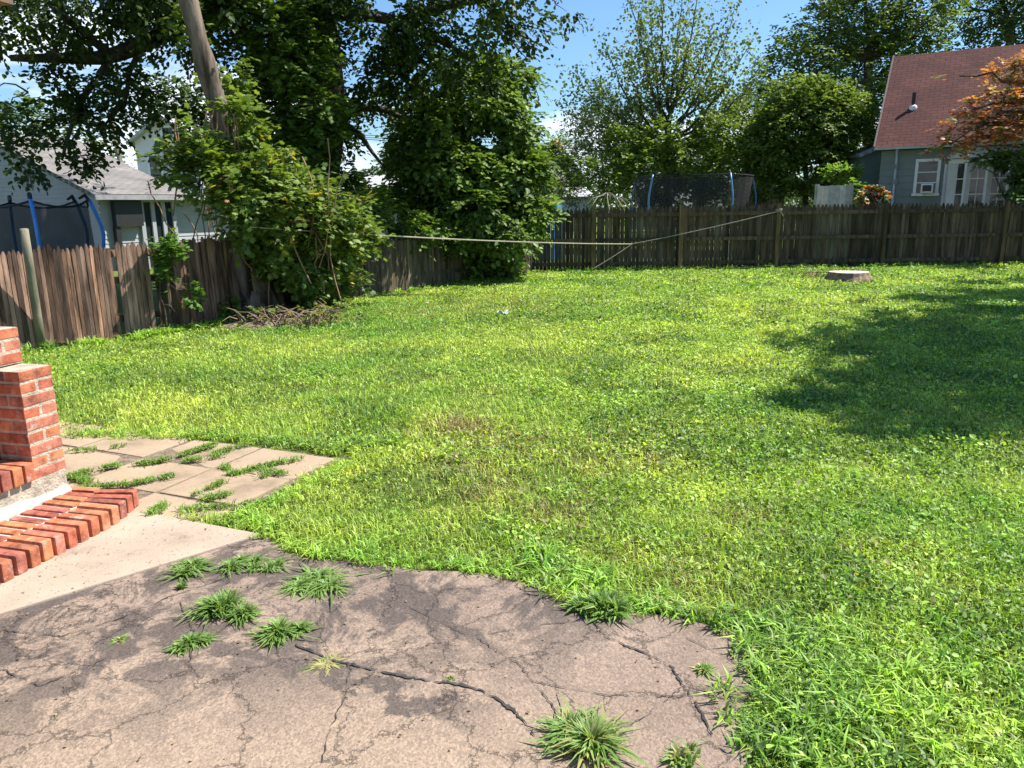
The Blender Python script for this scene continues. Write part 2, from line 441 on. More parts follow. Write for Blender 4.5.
    mc = n.new('ShaderNodeMixRGB'); mc.blend_type = 'ADD'; mc.inputs[0].default_value = .45; l(co, mc.inputs[1]); l(zc.outputs['Color'], mc.inputs[2])
    vc = n.new('ShaderNodeTexVoronoi'); vc.feature = 'DISTANCE_TO_EDGE'; vc.inputs['Scale'].default_value = 2.6; l(mc.outputs[0], vc.inputs['Vector'])
    rk = ramp(n, [(.0, (1, 1, 1)), (.006, (.8, .8, .8)), (.012, (0, 0, 0))]); l(vc.outputs['Distance'], rk.inputs[0])
    h = n.new('ShaderNodeMixRGB'); h.inputs[2].default_value = (.05, .045, .04, 1); 
    hk = n.new('ShaderNodeMath'); hk.operation = 'MULTIPLY'; hk.inputs[1].default_value = .38; l(rk.outputs[0], hk.inputs[0])
    l(hk.outputs[0], h.inputs[0]); l(g.outputs[0], h.inputs[1])
    l(h.outputs[0], b.inputs['Base Color'])
    z2 = noise_node(n, l, 95, detail=5)
    bsub = n.new('ShaderNodeMath'); bsub.operation = 'SUBTRACT'; l(z2.outputs[0], bsub.inputs[0]); l(rk.outputs[0], bsub.inputs[1])
    bp = n.new('ShaderNodeBump'); bp.inputs['Strength'].default_value = .75; bp.inputs['Distance'].default_value = .008
    l(bsub.outputs[0], bp.inputs['Height']); l(bp.outputs[0], b.inputs['Normal'])
    l(b.outputs[0], o.inputs[0]); return m
M_asphalt = mat_asphalt()
M_crack = simple('crack_dirt', (.06, .05, .044), .95, var=.4, nscale=30, bump=.8)

def mat_soil():
    m, n, l = newmat('soil_and_thatch')
    o = n.new('ShaderNodeOutputMaterial'); b = n.new('ShaderNodeBsdfPrincipled'); b.inputs['Roughness'].default_value = 1
    b.inputs['Specular IOR Level'].default_value = .1
    z = noise_node(n, l, 3.5, detail=10, rough=.75)
    r = ramp(n, [(.32, (.16, .115, .06)), (.46, (.15, .19, .045)), (.7, (.16, .26, .045))]); l(z.outputs[0], r.inputs[0])
    z2 = noise_node(n, l, 60, detail=6, rough=.8)
    r2 = ramp(n, [(.3, (.5, .5, .5)), (.7, (1.3, 1.3, 1.3))]); l(z2.outputs[0], r2.inputs[0])
    x = n.new('ShaderNodeMixRGB'); x.blend_type = 'MULTIPLY'; x.inputs[0].default_value = 1; l(r.outputs[0], x.inputs[1]); l(r2.outputs[0], x.inputs[2])
    l(x.outputs[0], b.inputs['Base Color'])
    bp = n.new('ShaderNodeBump'); bp.inputs['Strength'].default_value = 1; bp.inputs['Distance'].default_value = .03
    l(z2.outputs[0], bp.inputs['Height']); l(bp.outputs[0], b.inputs['Normal'])
    l(b.outputs[0], o.inputs[0]); return m
M_soil = mat_soil()

# ------------------------------------------------------------------ numpy helpers for leaves / grass
def vnoise(x, y, s, seed=0):
    """cheap smooth value noise in numpy, 0..1"""
    x = x / s + seed * 17.3; y = y / s + seed * 5.1
    xi = np.floor(x); yi = np.floor(y); fx = x - xi; fy = y - yi
    fx = fx * fx * (3 - 2 * fx); fy = fy * fy * (3 - 2 * fy)
    def h(a, b):
        v = np.sin(a * 127.1 + b * 311.7 + seed) * 43758.5453
        return v - np.floor(v)
    return (h(xi, yi) * (1 - fx) + h(xi + 1, yi) * fx) * (1 - fy) + (h(xi, yi + 1) * (1 - fx) + h(xi + 1, yi + 1) * fx) * fy
def inpoly(x, y, poly):
    c = np.zeros(x.shape, bool); n = len(poly)
    for i in range(n):
        x0, y0 = poly[i][0], poly[i][1]; x1, y1 = poly[(i + 1) % n][0], poly[(i + 1) % n][1]
        if y0 == y1: continue
        k = ((y0 > y) != (y1 > y)) & (x < (x1 - x0) * (y - y0) / (y1 - y0) + x0)
        c ^= k
    return c
def frames(nrm, r):
    """random frame around given normals: returns X (across), Y (along), Z(normal)"""
    nrm = nrm / np.linalg.norm(nrm, axis=1, keepdims=True)
    t = r.normal(size=nrm.shape)
    t -= nrm * np.sum(t * nrm, axis=1, keepdims=True)
    t /= np.linalg.norm(t, axis=1, keepdims=True) + 1e-9
    return np.cross(t, nrm), t, nrm
T_LEAF = (np.array([[0, 0, 0], [.36, .30, .10], [.30, .72, .08], [0, 1.0, -.10], [-.30, .72, .08], [-.36, .30, .10]]), [[0, 1, 2, 3], [0, 3, 4, 5]])
T_NARROW = (np.array([[0, 0, 0], [.17, .35, .05], [.12, .75, .0], [0, 1.0, -.16], [-.12, .75, .0], [-.17, .35, .05]]), [[0, 1, 2, 3], [0, 3, 4, 5]])
T_SMALL = (np.array([[0, 0, 0], [.42, .5, .08], [0, 1, -.05], [-.42, .5, .08]]), [[0, 1, 2, 3]])
# five-lobed leaf: a fan of points round the centre
def _lobed():
    v = [(0, .45, 0)]
    prof = [(-90, .45), (-50, .30), (-20, .52), (15, .34), (48, .60), (68, .40), (90, .62), (112, .40), (132, .60), (165, .34), (200, .52), (230, .30)]
    for a, r in prof:
        v.append((r * math.cos(R_(a)), .45 + r * math.sin(R_(a)), -.12 * r))
    n = len(prof)
    return np.array(v), [[0, 1 + i, 1 + (i + 1) % n] for i in range(n)]
T_LOBED = _lobed()
def leaves_mesh(name, pos, nrm, size, tint, mat, templ, parent=None, r=None, along=None):
    r = r or rng
    n = len(pos)
    X, Yv, Z = frames(nrm, r)
    if along is not None:
        Yv = along / (np.linalg.norm(along, axis=1, keepdims=True) + 1e-9)
        X = np.cross(Yv, Z); X /= np.linalg.norm(X, axis=1, keepdims=True) + 1e-9
        Z = np.cross(X, Yv)
    tv, tf = templ; k = len(tv)
    S = np.asarray(size).reshape(-1, 1, 1) * np.ones((n, 1, 1))
    V = pos[:, None, :] + S * (tv[None, :, 0:1] * X[:, None, :] + tv[None, :, 1:2] * Yv[:, None, :] + tv[None, :, 2:3] * Z[:, None, :])
    V = V.reshape(-1, 3)
    base = (np.arange(n) * k)[:, None]
    Fc = []
    for sz in sorted(set(len(f) for f in tf)):
        q = np.array([f for f in tf if len(f) == sz])
        Fc.append((base[:, :, None] + q[None, :, :]).reshape(-1, sz))
    C = np.repeat(tint, k, axis=0)
    return np_mesh(name, V, Fc, C, mat, parent)

def clump_points(lobes, nclump, r, shell=.45, gap=.38, gaps=.6):
    """clump centres spread over ellipsoid lobes, thinned by noise so holes appear"""
    vol = np.array([l[3] * l[4] * l[5] for l in lobes]) ** .75
    cnt = (nclump * vol / vol.sum()).astype(int) + 1
    out_p = []; out_d = []
    for l_, c in zip(lobes, cnt):
        d = r.normal(size=(c * 2, 3)); d /= np.linalg.norm(d, axis=1, keepdims=True)
        rad = shell + (1 - shell) * r.random((c * 2, 1)) ** .6
        rad *= 1 + .16 * np.sin(d[:, :1] * 5 + l_[0]) * np.cos(d[:, 2:] * 6 + l_[2])
        p = np.array(l_[:3]) + d * rad * np.array(l_[3:6])
        nn = vnoise(p[:, 0] + p[:, 1] * .6, p[:, 2] + p[:, 1] * .3, gaps, int(abs(l_[0]) * 3) + 1)
        k = nn > gap
        p = p[k][:c]; d = d[k][:c]
        out_p.append(p); out_d.append(d)
    return np.concatenate(out_p), np.concatenate(out_d)

def foliage(name, parent, lobes, nclump, per, leaf, crad, cdark, clight, templ=T_LEAF, mat=None, seed=1,
            shell=.45, gap=.38, gaps=.6, droop=.0, upw=.9, accent=None, flat=.6, label=None, zmin=None):
    r = np.random.default_rng(seed)
    cp, cd = clump_points(lobes, nclump, r, shell, gap, gaps)
    m = len(cp)
    # leaves sit in pairs along little drooping sprays that leave the clump centre
    k_ = np.arange(per); sp = k_ // 6; tt = ((k_ % 6) + 1) / 6.0
    ns = sp.max() + 1
    sd = r.normal(size=(m, ns, 3)) * np.array([1, 1, flat]) + cd[:, None, :] * .9 + np.array([0, 0, -droop * .7])
    sd /= np.linalg.norm(sd, axis=2, keepdims=True)
    su_ = np.cross(sd, np.array([0, 0, 1.0]) + r.normal(size=(m, ns, 3)) * .25)
    su_ /= np.linalg.norm(su_, axis=2, keepdims=True) + 1e-9
    D = sd[:, sp, :]; Sd = su_[:, sp, :]
    side = np.where(k_ % 2 == 0, 1.0, -1.0)[None, :, None]
    ln_ = crad * 2.1 * (.6 + .8 * r.random((m, ns)))[:, sp][..., None]
    off = D * tt[None, :, None] * ln_ + np.array([0, 0, -1.0]) * (tt[None, :, None] ** 2) * ln_ * (.15 + .35 * droop) + r.normal(size=(m, per, 3)) * crad * .16
    pos = (cp[:, None, :] + off).reshape(-1, 3)
    al = (D * .8 + Sd * side * .8 + np.array([0, 0, -.25 - .5 * droop]) + r.normal(size=(m, per, 3)) * .25).reshape(-1, 3)
    nrm = (np.cross(D, Sd) * np.sign(np.cross(D, Sd)[..., 2:3] + 1e-6) * 1.0 + np.array([0, 0, upw * .6]) + cd[:, None, :] * .3 + r.normal(size=(m, per, 3)) * .38).reshape(-1, 3)
    nr = nrm / np.linalg.norm(nrm, axis=1, keepdims=True)
    al = al - nr * np.sum(al * nr, axis=1, keepdims=True)
    cl = np.repeat(r.random(m), per)
    t = np.clip(.55 * cl + .45 * r.random(m * per), 0, 1)[:, None]
    tint = np.array(cdark) * (1 - t) + np.array(clight) * t
    tint *= (.85 + .3 * r.random((m * per, 1)))
    if accent is not None:
        for (col, frac) in accent:
            kk = np.repeat(r.random(m) < frac * 1.5, per) & (r.random(m * per) < .6)
            tint[kk] = np.array(col) * (.8 + .4 * r.random((kk.sum(), 1)))
    size = leaf * (.7 + .6 * r.random(m * per))
    if zmin is not None:
        k = pos[:, 2] > zmin; pos, nr, size, tint, al = pos[k], nr[k], size[k], tint[k], al[k]
    o = leaves_mesh(name, pos, nr, size, tint, mat or M_leaf, templ, parent, r, al)
    if label: o['label'] = label
    return o, cp

def bez(a, b, c, n):
    a, b, c = Vector(a), Vector(b), Vector(c)
    return [a * (1 - t) ** 2 + b * 2 * t * (1 - t) + c * t * t for t in [i / n for i in range(n + 1)]]
def wob(pts, amp, r):
    return [p + Vector((r.uniform(-amp, amp), r.uniform(-amp, amp), r.uniform(-amp, amp))) if 0 < i < len(pts) - 1 else p for i, p in enumerate(pts)]

def limbs(mb, start, targets, r0, r1, rr, rise=.6, n=7, sides=6):
    for t in targets:
        t = Vector(t); s = Vector(start)
        mid = (s + t) / 2 + Vector((0, 0, rise * (t - s).length * .35)) + Vector((rr.uniform(-.3, .3), rr.uniform(-.3, .3), 0))
        pts = wob(bez(s, mid, t, n), .05 * (t - s).length ** .5, rr)
        mb.tube(pts, [r0 + (r1 - r0) * i / n for i in range(n + 1)], sides)
def twigs(mb, starts, cps, k, rad, rr, sides=4):
    sel = rr.sample(range(len(cps)), min(k, len(cps)))
    for i in sel:
        c = Vector(cps[i]); s = min(starts, key=lambda q: (q - c).length)
        mid = (s + c) / 2 + Vector((rr.uniform(-.2, .2), rr.uniform(-.2, .2), rr.uniform(-.05, .25)))
        mb.tube(wob(bez(s, mid, c, 4), .05, rr), [rad, rad * .8, rad * .6, rad * .4, rad * .25], sides, cap=False)

def make_tree(name, label, cat, base, top, r0, r1, lobes, nclump, per, leaf, crad, cd, cl, seed=1, group=None,
              bark=None, ntwig=60, trad=.02, bend=0, **kw):
    rr = random.Random(seed)
    base = Vector(base); top = Vector(top)
    root = empty(name, base, label, cat, group)
    mb = MB()
    mid = (base + top) / 2 + Vector((bend, 0, 0))
    pts = wob(bez(base - Vector((0, 0, .1)), mid, top, 9), .03, rr)
    rad = [r0 + (r1 - r0) * (i / 9) for i in range(10)]
    rad[0] = r0 * 1.5; rad[1] = r0 * 1.08
    mb.tube(pts, rad, 12)
    cs = [Vector(l[:3]) for l in lobes]
    starts = [pts[-1], pts[6], pts[-3]]
    for c in cs:
        s = min(pts[4:], key=lambda q: (q - c).length - .3 * q.z)
        limbs(mb, s, [c], r1 * .7, r1 * .2, rr)
    o, cp = foliage('crown', root, lobes, nclump, per, leaf, crad, cd, cl, seed=seed, **kw)
    twigs(mb, cs + starts, cp, ntwig, trad, rr)
    mb.build('trunk', bark or M_bark, root, smooth=True)
    return root

def lobe(px, py, Y, rx, ry=None, rz=None):
    p = P(px, py, Y); return (p.x, p.y, p.z, rx, ry or rx, rz or rx)

#@@GROUND
# ------------------------------------------------------------------ ground sheets
g = MB()
n = 60
g.add([(-900, -900, 0), (900, -900, 0), (900, 900, 0), (-900, 900, 0)], [(0, 1, 2, 3)])
gr = g.build('ground', M_soil); tag(gr, kind='structure')

def pix_poly(pts, z=0): return [G(x, y, z) for x, y in pts]
rnd = random.Random(3)
def rough_line(pts, step=.06, amp=.02, close=False):
    out_ = []
    n_ = len(pts)
    for i in range(n_ if close else n_ - 1):
        a = Vector(pts[i]); b = Vector(pts[(i + 1) % n_])
        k = max(1, int((b - a).length / step))
        for j in range(k):
            t = j / k
            q = a.lerp(b, t)
            q.x += rnd.uniform(-amp, amp); q.y += rnd.uniform(-amp, amp)
            out_.append(q)
    if not close: out_.append(Vector(pts[-1]))
    return out_
# asphalt: the lawn-side edge is traced, the rest runs on behind the camera
edge = pix_poly([(262, 536), (300, 560), (352, 563), (420, 572), (500, 578), (556, 590), (590, 622), (640, 615), (690, 624), (752, 636), (770, 680), (762, 720), (745, 768)])
asp = rough_line(edge, .07, .012) + [Vector((.56, 1.6, 0)), Vector((.38, 1.2, 0)), Vector((.3, -3, 0)), Vector((-7, -3, 0)), Vector((-7, 1.0, 0))] + [Vector((-3.2, 1.9, 0))] + pix_poly([(-30, 622), (0, 615)])
ASP = [(p.x, p.y) for p in asp]
a = MB(); a.prism(ASP, -.05, .012)
ao = a.build('driveway', M_asphalt); tag(ao, kind='structure')
# wide cracks and seams as thin sheets of dirt just above the asphalt
cr = MB()
def crack(pix, w0, jit=.012):
    pts = [G(x, y) for x, y in pix]
    pts = rough_line(pts, .012, jit * .45)
    L_ = []; R2 = []
    for i, p in enumerate(pts):
        t = (pts[min(i + 1, len(pts) - 1)] - pts[max(i - 1, 0)]).normalized()
        nn_ = Vector((-t.y, t.x, 0))
        ww = .5 * w0 * (.75 + .45 * math.sin(i * .37) + .3 * math.sin(i * 1.13 + w0 * 900) + rnd.uniform(-.12, .12)) * min(1, .3 + min(i, len(pts) - 1 - i) / 3)
        L_.append((p.x + nn_.x * ww / 2, p.y + nn_.y * ww / 2, .0165)); R2.append((p.x - nn_.x * ww / 2, p.y - nn_.y * ww / 2, .0165))
    n_ = len(pts)
    cr.add(L_ + R2, [(i, n_ + i, n_ + i + 1, i + 1) for i in range(n_ - 1)])
crack([(296, 648), (330, 663), (368, 672), (404, 680), (440, 686), (470, 690), (498, 703), (522, 722), (535, 740)], .022)
crack([(590, 622), (606, 640), (640, 655), (670, 668), (684, 690), (700, 715), (712, 740)], .014)
crack([(690, 700), (640, 700), (600, 698), (560, 690), (520, 682)], .007)
crack([(684, 640), (735, 665), (750, 672)], .006)
crack([(0, 633), (60, 640), (120, 622), (170, 600), (215, 585), (258, 566)], .009)
crack([(0, 672), (40, 690), (66, 680), (110, 660)], .008)
crack([(352, 668), (345, 700), (330, 735), (322, 768)], .006)
crack([(180, 604), (196, 640), (190, 665)], .007)
crack([(476, 640), (520, 668), (545, 700), (560, 720)], .007)
crack([(684, 690), (640, 724), (600, 740)], .005)
crack([(410, 610), (470, 640), (545, 628), (590, 622)], .006)
crack([(700, 715), (740, 722)], .007)
co_ = cr.build('driveway_cracks', M_crack); tag(co_, kind='structure')

# concrete slab beside the steps
slab = pix_poly([(262, 538), (135, 514)]) + [Vector((-2.7, 4.3, 0)), Vector((-4.2, 4.9, 0)), Vector((-5.2, .5, 0)), Vector((-3.7, 1.45, 0))] + pix_poly([(-30, 628)])
SLAB = [(p.x, p.y) for p in slab]
s_ = MB(); s_.prism(SLAB, -.1, .024)
so_ = s_.build('concrete_slab', M_conc, bevel=.006); tag(so_, kind='structure')

# paver path: rows of square concrete pavers, slightly tilted and offset
path_corners = pix_poly([(20, 438), (212, 441), (350, 458), (232, 516), (150, 524), (60, 520)])
PATHP = [(p.x, p.y) for p in path_corners]
pv = MB()
# lattice fitted to the joints seen: u runs to the upper left, v to the upper right
o0 = G(345, 459)
ud = (G(212, 441) - o0).normalized(); vd = (G(232, 516) - o0).normalized()
rr_ = random.Random(5)
su, sv = .62, .46
PAVERS = []
for i in range(0, 9):
    for j in range(0, 4):
        # the path widens to the left
        c = o0 + ud * (.04 + su * (i + .5)) + vd * (.02 + sv * (j + .5)) 
        c = Vector((c.x - .0, c.y, 0))
        if j == 3 and i < 2: continue
        w_, h_ = su - .03, sv - .028
        tz = rr_.uniform(-.008, .010)
        Mx = Matrix((ud, Vector((-ud.y, ud.x, 0)), Vector((0, 0, 1)))).transposed()
        sh = ud.x * vd.y - ud.y * vd.x
        tilt = Matrix.Rotation(rr_.uniform(-.012, .012), 3, 'X') @ Matrix.Rotation(rr_.uniform(-.012, .012), 3, 'Y')
        hs = []
        for z in (-.05, .010 + tz * .6):
            for (a_, b_) in ((-1, -1), (1, -1), (1, 1), (-1, 1)):
                q = c + ud * (a_ * w_ / 2) + vd * (b_ * h_ / 2) + Vector((rr_.uniform(-.006, .006), rr_.uniform(-.006, .006), z))
                hs.append(tilt @ (q - c) + c)
        fs = [(0, 3, 2, 1), (4, 5, 6, 7), (0, 1, 5, 4), (1, 2, 6, 5), (2, 3, 7, 6), (3, 0, 4, 7)]
        if sh < 0: fs = [f[::-1] for f in fs]
        pv.add(hs, fs)
        PAVERS.append([(h.x, h.y) for h in hs[:4]])
bed = MB(); bed.prism([(p.x, p.y) for p in pix_poly([(20, 438), (212, 442), (345, 459), (232, 514), (150, 522), (60, 520)])], -.05, .004); tag(bed.build('path_bed', simple('path_dirt', (.20, .15, .10), 1, var=.4, nscale=20, bump=.8)), kind='structure')
po = pv.build('paver_path', M_paver, bevel=.008); tag(po, kind='structure')

#@@STOOP
# ------------------------------------------------------------------ brick stoop
U = Vector((.27, .963, 0)).normalized(); NV = Vector((U.y, -U.x, 0))
C0 = Vector((-2.60, 3.92, 0))
ROT = Matrix((U, -NV, Vector((0, 0, 1)))).transposed()   # local x = U, y = into the stoop
def S(u, d, z): return C0 + U * u - NV * d + Vector((0, 0, z))
stoop = empty('brick_steps', S(0, 0, 0), 'red brick front steps with brick pier and pale mortar, on the concrete slab', 'steps')
BR = [(.43, .13, .07), (.47, .155, .08), (.39, .115, .07), (.50, .18, .08), (.36, .12, .085), (.45, .16, .10), (.52, .20, .10)]
def bt(r, dk=.0):
    c = r.choice(BR) if r.random() > dk else (.24, .10, .085)
    k = r.uniform(.85, 1.15); return tuple(x * k for x in c)
rb = random.Random(9)
def brick(mb, u, d, z, su_, sd_, sz_, rz=0, dk=.06):
    jit = Matrix.Rotation(rb.uniform(-.012, .012), 3, 'Z') @ Matrix.Rotation(rb.uniform(-.01, .01), 3, 'X')
    mb.box(S(u, d, z), (su_, sd_, sz_), M=ROT @ Matrix.Rotation(rz, 3, 'Z') @ jit, tint=bt(rb, dk))
# lower step: mortar bed + rowlock bricks, end bricks turning round the corner
FR = -.565   # front line (negative d = out to the right)
mo = MB()
mo.box(S(-1.25, FR / 2 + .01, .05), (2.46, abs(FR) - .03, .106), M=ROT)
mo.build('step_mortar', M_lime, stoop, bevel=.006)
st = MB()
k = 0
u = -2.6
while u < .17:
    bend_ = max(0, (u + .12) / .3) ** 1.5
    fr = FR + .10 * bend_
    brick(st, u, fr + .10, .068 + rb.uniform(-.004, .004), .053, .215, .098, rz=.32 * bend_)
    brick(st, u - .01, fr + .325, .079 + rb.uniform(-.006, .004), .053, .20, .07, rz=.1 * bend_)
    u += .0705; k += 1
st.build('lower_tread', M_brick, stoop, bevel=.009)
lm = MB()
pts = [S(-2.6 + i * .1, -.10 + rb.uniform(-.01, .01), .112) for i in range(28)]
lm.tube(pts, [.035 + rb.uniform(-.006, .012) for _ in pts], 7)
lm.build('mortar_fillet', M_lime, stoop, smooth=True)
# riser and upper tread
ri = MB(); ri.box(S(-1.2, .55, .10), (2.8, 1.1, .20), M=ROT)
ri.build('riser', M_mortar, stoop, bevel=.008)
ut = MB()
u = -2.55
while u < -.03:
    brick(ut, u, .08, .255, .057, .215, .10)
    brick(ut, u, .31, .255, .057, .20, .098)
    brick(ut, u, .53, .255, .057, .20, .098)
    u += .0695
ut.build('upper_tread', M_brick, stoop, bevel=.006)
um = MB(); um.box(S(-1.3, .34, .248), (2.52, .66, .094), M=ROT); um.build('tread_mortar', M_mortar, stoop)
# pier
pier = MB(); pm = MB()
def pier_block(u0, d0, z0, wu, wd, courses, cap=True):
    ch = .0685
    pm.box(S(u0 + wu / 2, d0 + wd / 2, z0 + courses * ch / 2 - .003), (wu - .008, wd - .008, courses * ch - .008), M=ROT)
    for c in range(courses):
        z = z0 + ch * (c + .5)
        hh = .054
        if c % 2 == 0:
            # long brick on the right face, two headers deep on the other
            for rrow, d in enumerate(np.arange(d0 + .0485, d0 + wd, .1045)):
                brick(pier, u0 + wu / 2, d, z, wu, .095, hh, dk=.10)
        else:
            nd = max(1, int(round(wd / .206)))
            for q in range(nd):
                dd = wd / nd
                for hu in (0, 1):
                    brick(pier, u0 + (.0485 if hu == 0 else wu - .0485), d0 + .003 + dd * (q + .5) - (.003 if q == 0 else 0), z, .097, dd - (.012 if q else .006), hh, dk=.10)
pier_block(0, .0, .185, .208, .62, 9)
pier_block(.0, .19, .185 + 9 * .0685, .208, .43, 3)
pier.build('pier_bricks', M_brick, stoop, bevel=.005)
pm.build('pier_mortar', M_mortar, stoop)

# eave corner at top left; unseen wall and overhang added to block sky light
ec = P(14, 7, 4.0)
own = empty('brown_eave_screen', (ec.x, ec.y, 0), 'brown eave corner at the very top left, its unseen wall added to block sky light', 'house')
def E(u, d, z): return Vector((ec.x, ec.y, 0)) + U * u - NV * d + Vector((0, 0, z))
mb = MB(); mb.box(E(-3.2, 1.0, ec.z + .10), (6.4, 2.0, .18), M=ROT); mb.build('eave', simple('brown_fascia', (.16, .10, .06), .7), own)
mb = MB(); mb.box(E(-3.3, 1.45, ec.z / 2), (6.0, .2, ec.z), M=ROT); mb.build('wall', simple('brown_screen_wall', (.20, .10, .07), .9, var=.3), own)
mb = MB(); mb.add([E(.0, 0, ec.z + .195), E(-6.4, 0, ec.z + .195), E(-6.4, 2.0, ec.z + 1.1), E(0, 2.0, ec.z + 1.1)], [(0, 1, 2, 3)]); mb.build('roof', M_dark, own)

#@@GRASS
# ------------------------------------------------------------------ grass
FENCE_L = [(-8.9, 5.2), (-5.04, 9.95), (-4.55, 10.6), (-4.1, 11.9), (-3.05, 14.0), (.5, 19.5)]
LAWN = [(-8.9, 5.2), (-5.04, 9.95), (-4.55, 10.6), (-4.2, 11.9), (-3.05, 14.0), (.5, 19.6), (1.0, 19.75), (19, 19.75), (19, .3), (.3, .3), (.3, 1.2), (-7, 3.5)]
def lawn_pts(nmax, dens, r, y0=.6, y1=19.8):
    x = r.uniform(-8.5, 17.5, nmax); y = r.uniform(y0, y1, nmax)
    return x, y
def on_hard(x, y, m=0):
    jx = x + (vnoise(x, y, .10, 3) - .5) * .10; jy = y + (vnoise(x, y, .10, 4) - .5) * .10
    h = inpoly(jx, jy, ASP) | inpoly(x, y, SLAB)
    p = inpoly(jx, jy, PATHP)
    return h | p
def in_view(x, y):
    return (np.abs(x) < .72 * y + 1.0)
def patch_colour(x, y, r):
    """real colour of the plants: lush, yellow-green, dry"""
    n1 = vnoise(x, y, 1.3, 1); n2 = vnoise(x, y, .42, 2); n3 = vnoise(x, y, 3.5, 5)
    lush = np.array([.20, .375, .055]); yel = np.array([.55, .64, .12]); dry = np.array([.36, .30, .12]); deep = np.array([.055, .15, .03])
    n4 = vnoise(x, y, .13, 15)
    t = np.clip(.05 + .5 * n1 + .5 * (n3 - .2) + .45 * (n2 - .5) + .45 * (n4 - .5), 0, 1)[:, None]
    c = lush * (1 - t) + yel * t
    # dry / brown areas seen in the photo (metres)
    dryness = np.zeros_like(x)
    for (px, py, rad, k) in ((460, 428, .28, .8), (520, 448, .45, .45), (600, 455, .5, .4), (505, 490, .4, .5), (560, 515, .25, .75), (470, 470, .3, .5), (430, 500, .3, .3), (745, 520, .2, .5), (500, 305, 1.2, .35), (700, 590, .2, .5), (610, 560, .2, .3), (440, 310, 1.0, .3), (870, 570, .3, .15)):
        p = G(px, py); dryness = np.maximum(dryness, k * np.exp(-((x - p.x) ** 2 + (y - p.y) ** 2) / rad ** 2))
    dk = (r.random(len(x)) < dryness * (.5 + n2))[:, None]
    c = np.where(dk, dry * (.7 + .5 * r.random((len(x), 1))), c)
    dp = ((vnoise(x, y, .6, 9) > .62) & (r.random(len(x)) < .5))[:, None]
    c = np.where(dp, c * .35 + deep * .65, c)
    rd = (r.random(len(x)) < .012)[:, None]
    c = np.where(rd, np.array([.48, .42, .20]), c)
    return np.minimum(c * (.45 + 1.05 * r.random((len(x), 1)) ** 1.2), .8)
def bare(x, y):
    b = np.zeros_like(x)
    for (px, py, rx, ry) in ((468, 466, .16, .07), (388, 442, .10, .06), (540, 324, .5, .16), (690, 560, .12, .06), (985, 716, .16, .035), (560, 300, .6, .2)):
        p = G(px, py); b = np.maximum(b, np.exp(-(((x - p.x) / rx) ** 2 + ((y - p.y) / ry) ** 2)))
    return b
def blades(name, x, y, h, wd, lean, tint, r, z0=0.0, segs=2, parent=None, mat=None, dirs=None, z=None):
    n_ = len(x)
    a_ = r.uniform(0, 2 * PI, n_) if dirs is None else dirs
    dx, dy = np.cos(a_), np.sin(a_)
    px, py = -dy, dx
    ln = lean * h
    base = np.stack([x, y, (np.zeros(n_) + z0) if z is None else z], 1)
    D = np.stack([dx, dy, np.zeros(n_)], 1); Pp = np.stack([px, py, np.zeros(n_)], 1); Zu = np.array([0, 0, 1.0])
    wv = (wd / 2)[:, None]
    if segs == 1:
        V = np.stack([base - Pp * wv, base + Pp * wv, base + D * ln[:, None] + Zu * h[:, None]], 1)
        Fc = [np.arange(n_ * 3).reshape(-1, 3)]; k_ = 3
    else:
        m1 = base + D * (ln * .28)[:, None] + Zu * (h * .6)[:, None]
        tip = base + D * ln[:, None] + Zu * (h * np.clip(1.15 - .45 * lean, .3, 1))[:, None]
        V = np.stack([base - Pp * wv * .8, base + Pp * wv * .8, m1 + Pp * wv, m1 - Pp * wv, tip], 1)
        b_ = (np.arange(n_) * 5)[:, None]
        Fc = [b_ + np.array([[3, 2, 4]]), b_ + np.array([[0, 1, 2, 3]])]; k_ = 5
    C = np.repeat(tint, k_, axis=0)
    return np_mesh(name, V.reshape(-1, 3), Fc, C, mat or M_grass, parent)

r = np.random.default_rng(21)
def keep_lawn(x, y, rho):
    k = inpoly(x, y, LAWN) & ~on_hard(x, y) & in_view(x, y)
    k &= r.random(len(x)) < rho * (1 - .93 * bare(x, y))
    return x[k], y[k]
def sample(y0, y1, n_):
    # uniform in the view wedge
    y = r.uniform(y0, y1, n_); x = r.uniform(-1, 1, n_) * (.72 * y1 + 1.0)
    return x, y
GX, GY, GH, GW, GL = [], [], [], [], []
for (y0, y1, dens, hh, ww) in ((.9, 2.6, 9500, .050, .0042), (2.6, 4.2, 7500, .048, .0045), (4.2, 6.5, 4200, .046, .006), (6.5, 10, 2700, .040, .008), (10, 14.5, 1500, .04, .011), (14.5, 19.8, 950, .045, .015)):
    area = (y1 - y0) * 2 * (.72 * y1 + 1.0)
    x, y = sample(y0, y1, int(area * dens))
    x, y = keep_lawn(x, y, .5 + .7 * vnoise(x, y, .22, 6))
    hn = .55 + .9 * vnoise(x, y, .35, 7)
    GX.append(x); GY.append(y); GH.append(hh * hn * r.uniform(.5, 1.35, len(x))); GW.append(ww * r.uniform(.7, 1.4, len(x))); GL.append(r.uniform(.1, 1.5, len(x)))
x = np.concatenate(GX); y = np.concatenate(GY)
print('blades', len(x))
go = blades('grass', x, y, np.concatenate(GH), np.concatenate(GW), np.concatenate(GL), patch_colour(x, y, r), r)
tag(go, 'short sunlit lawn grass in mixed greens with dry patches', 'grass', kind='stuff')
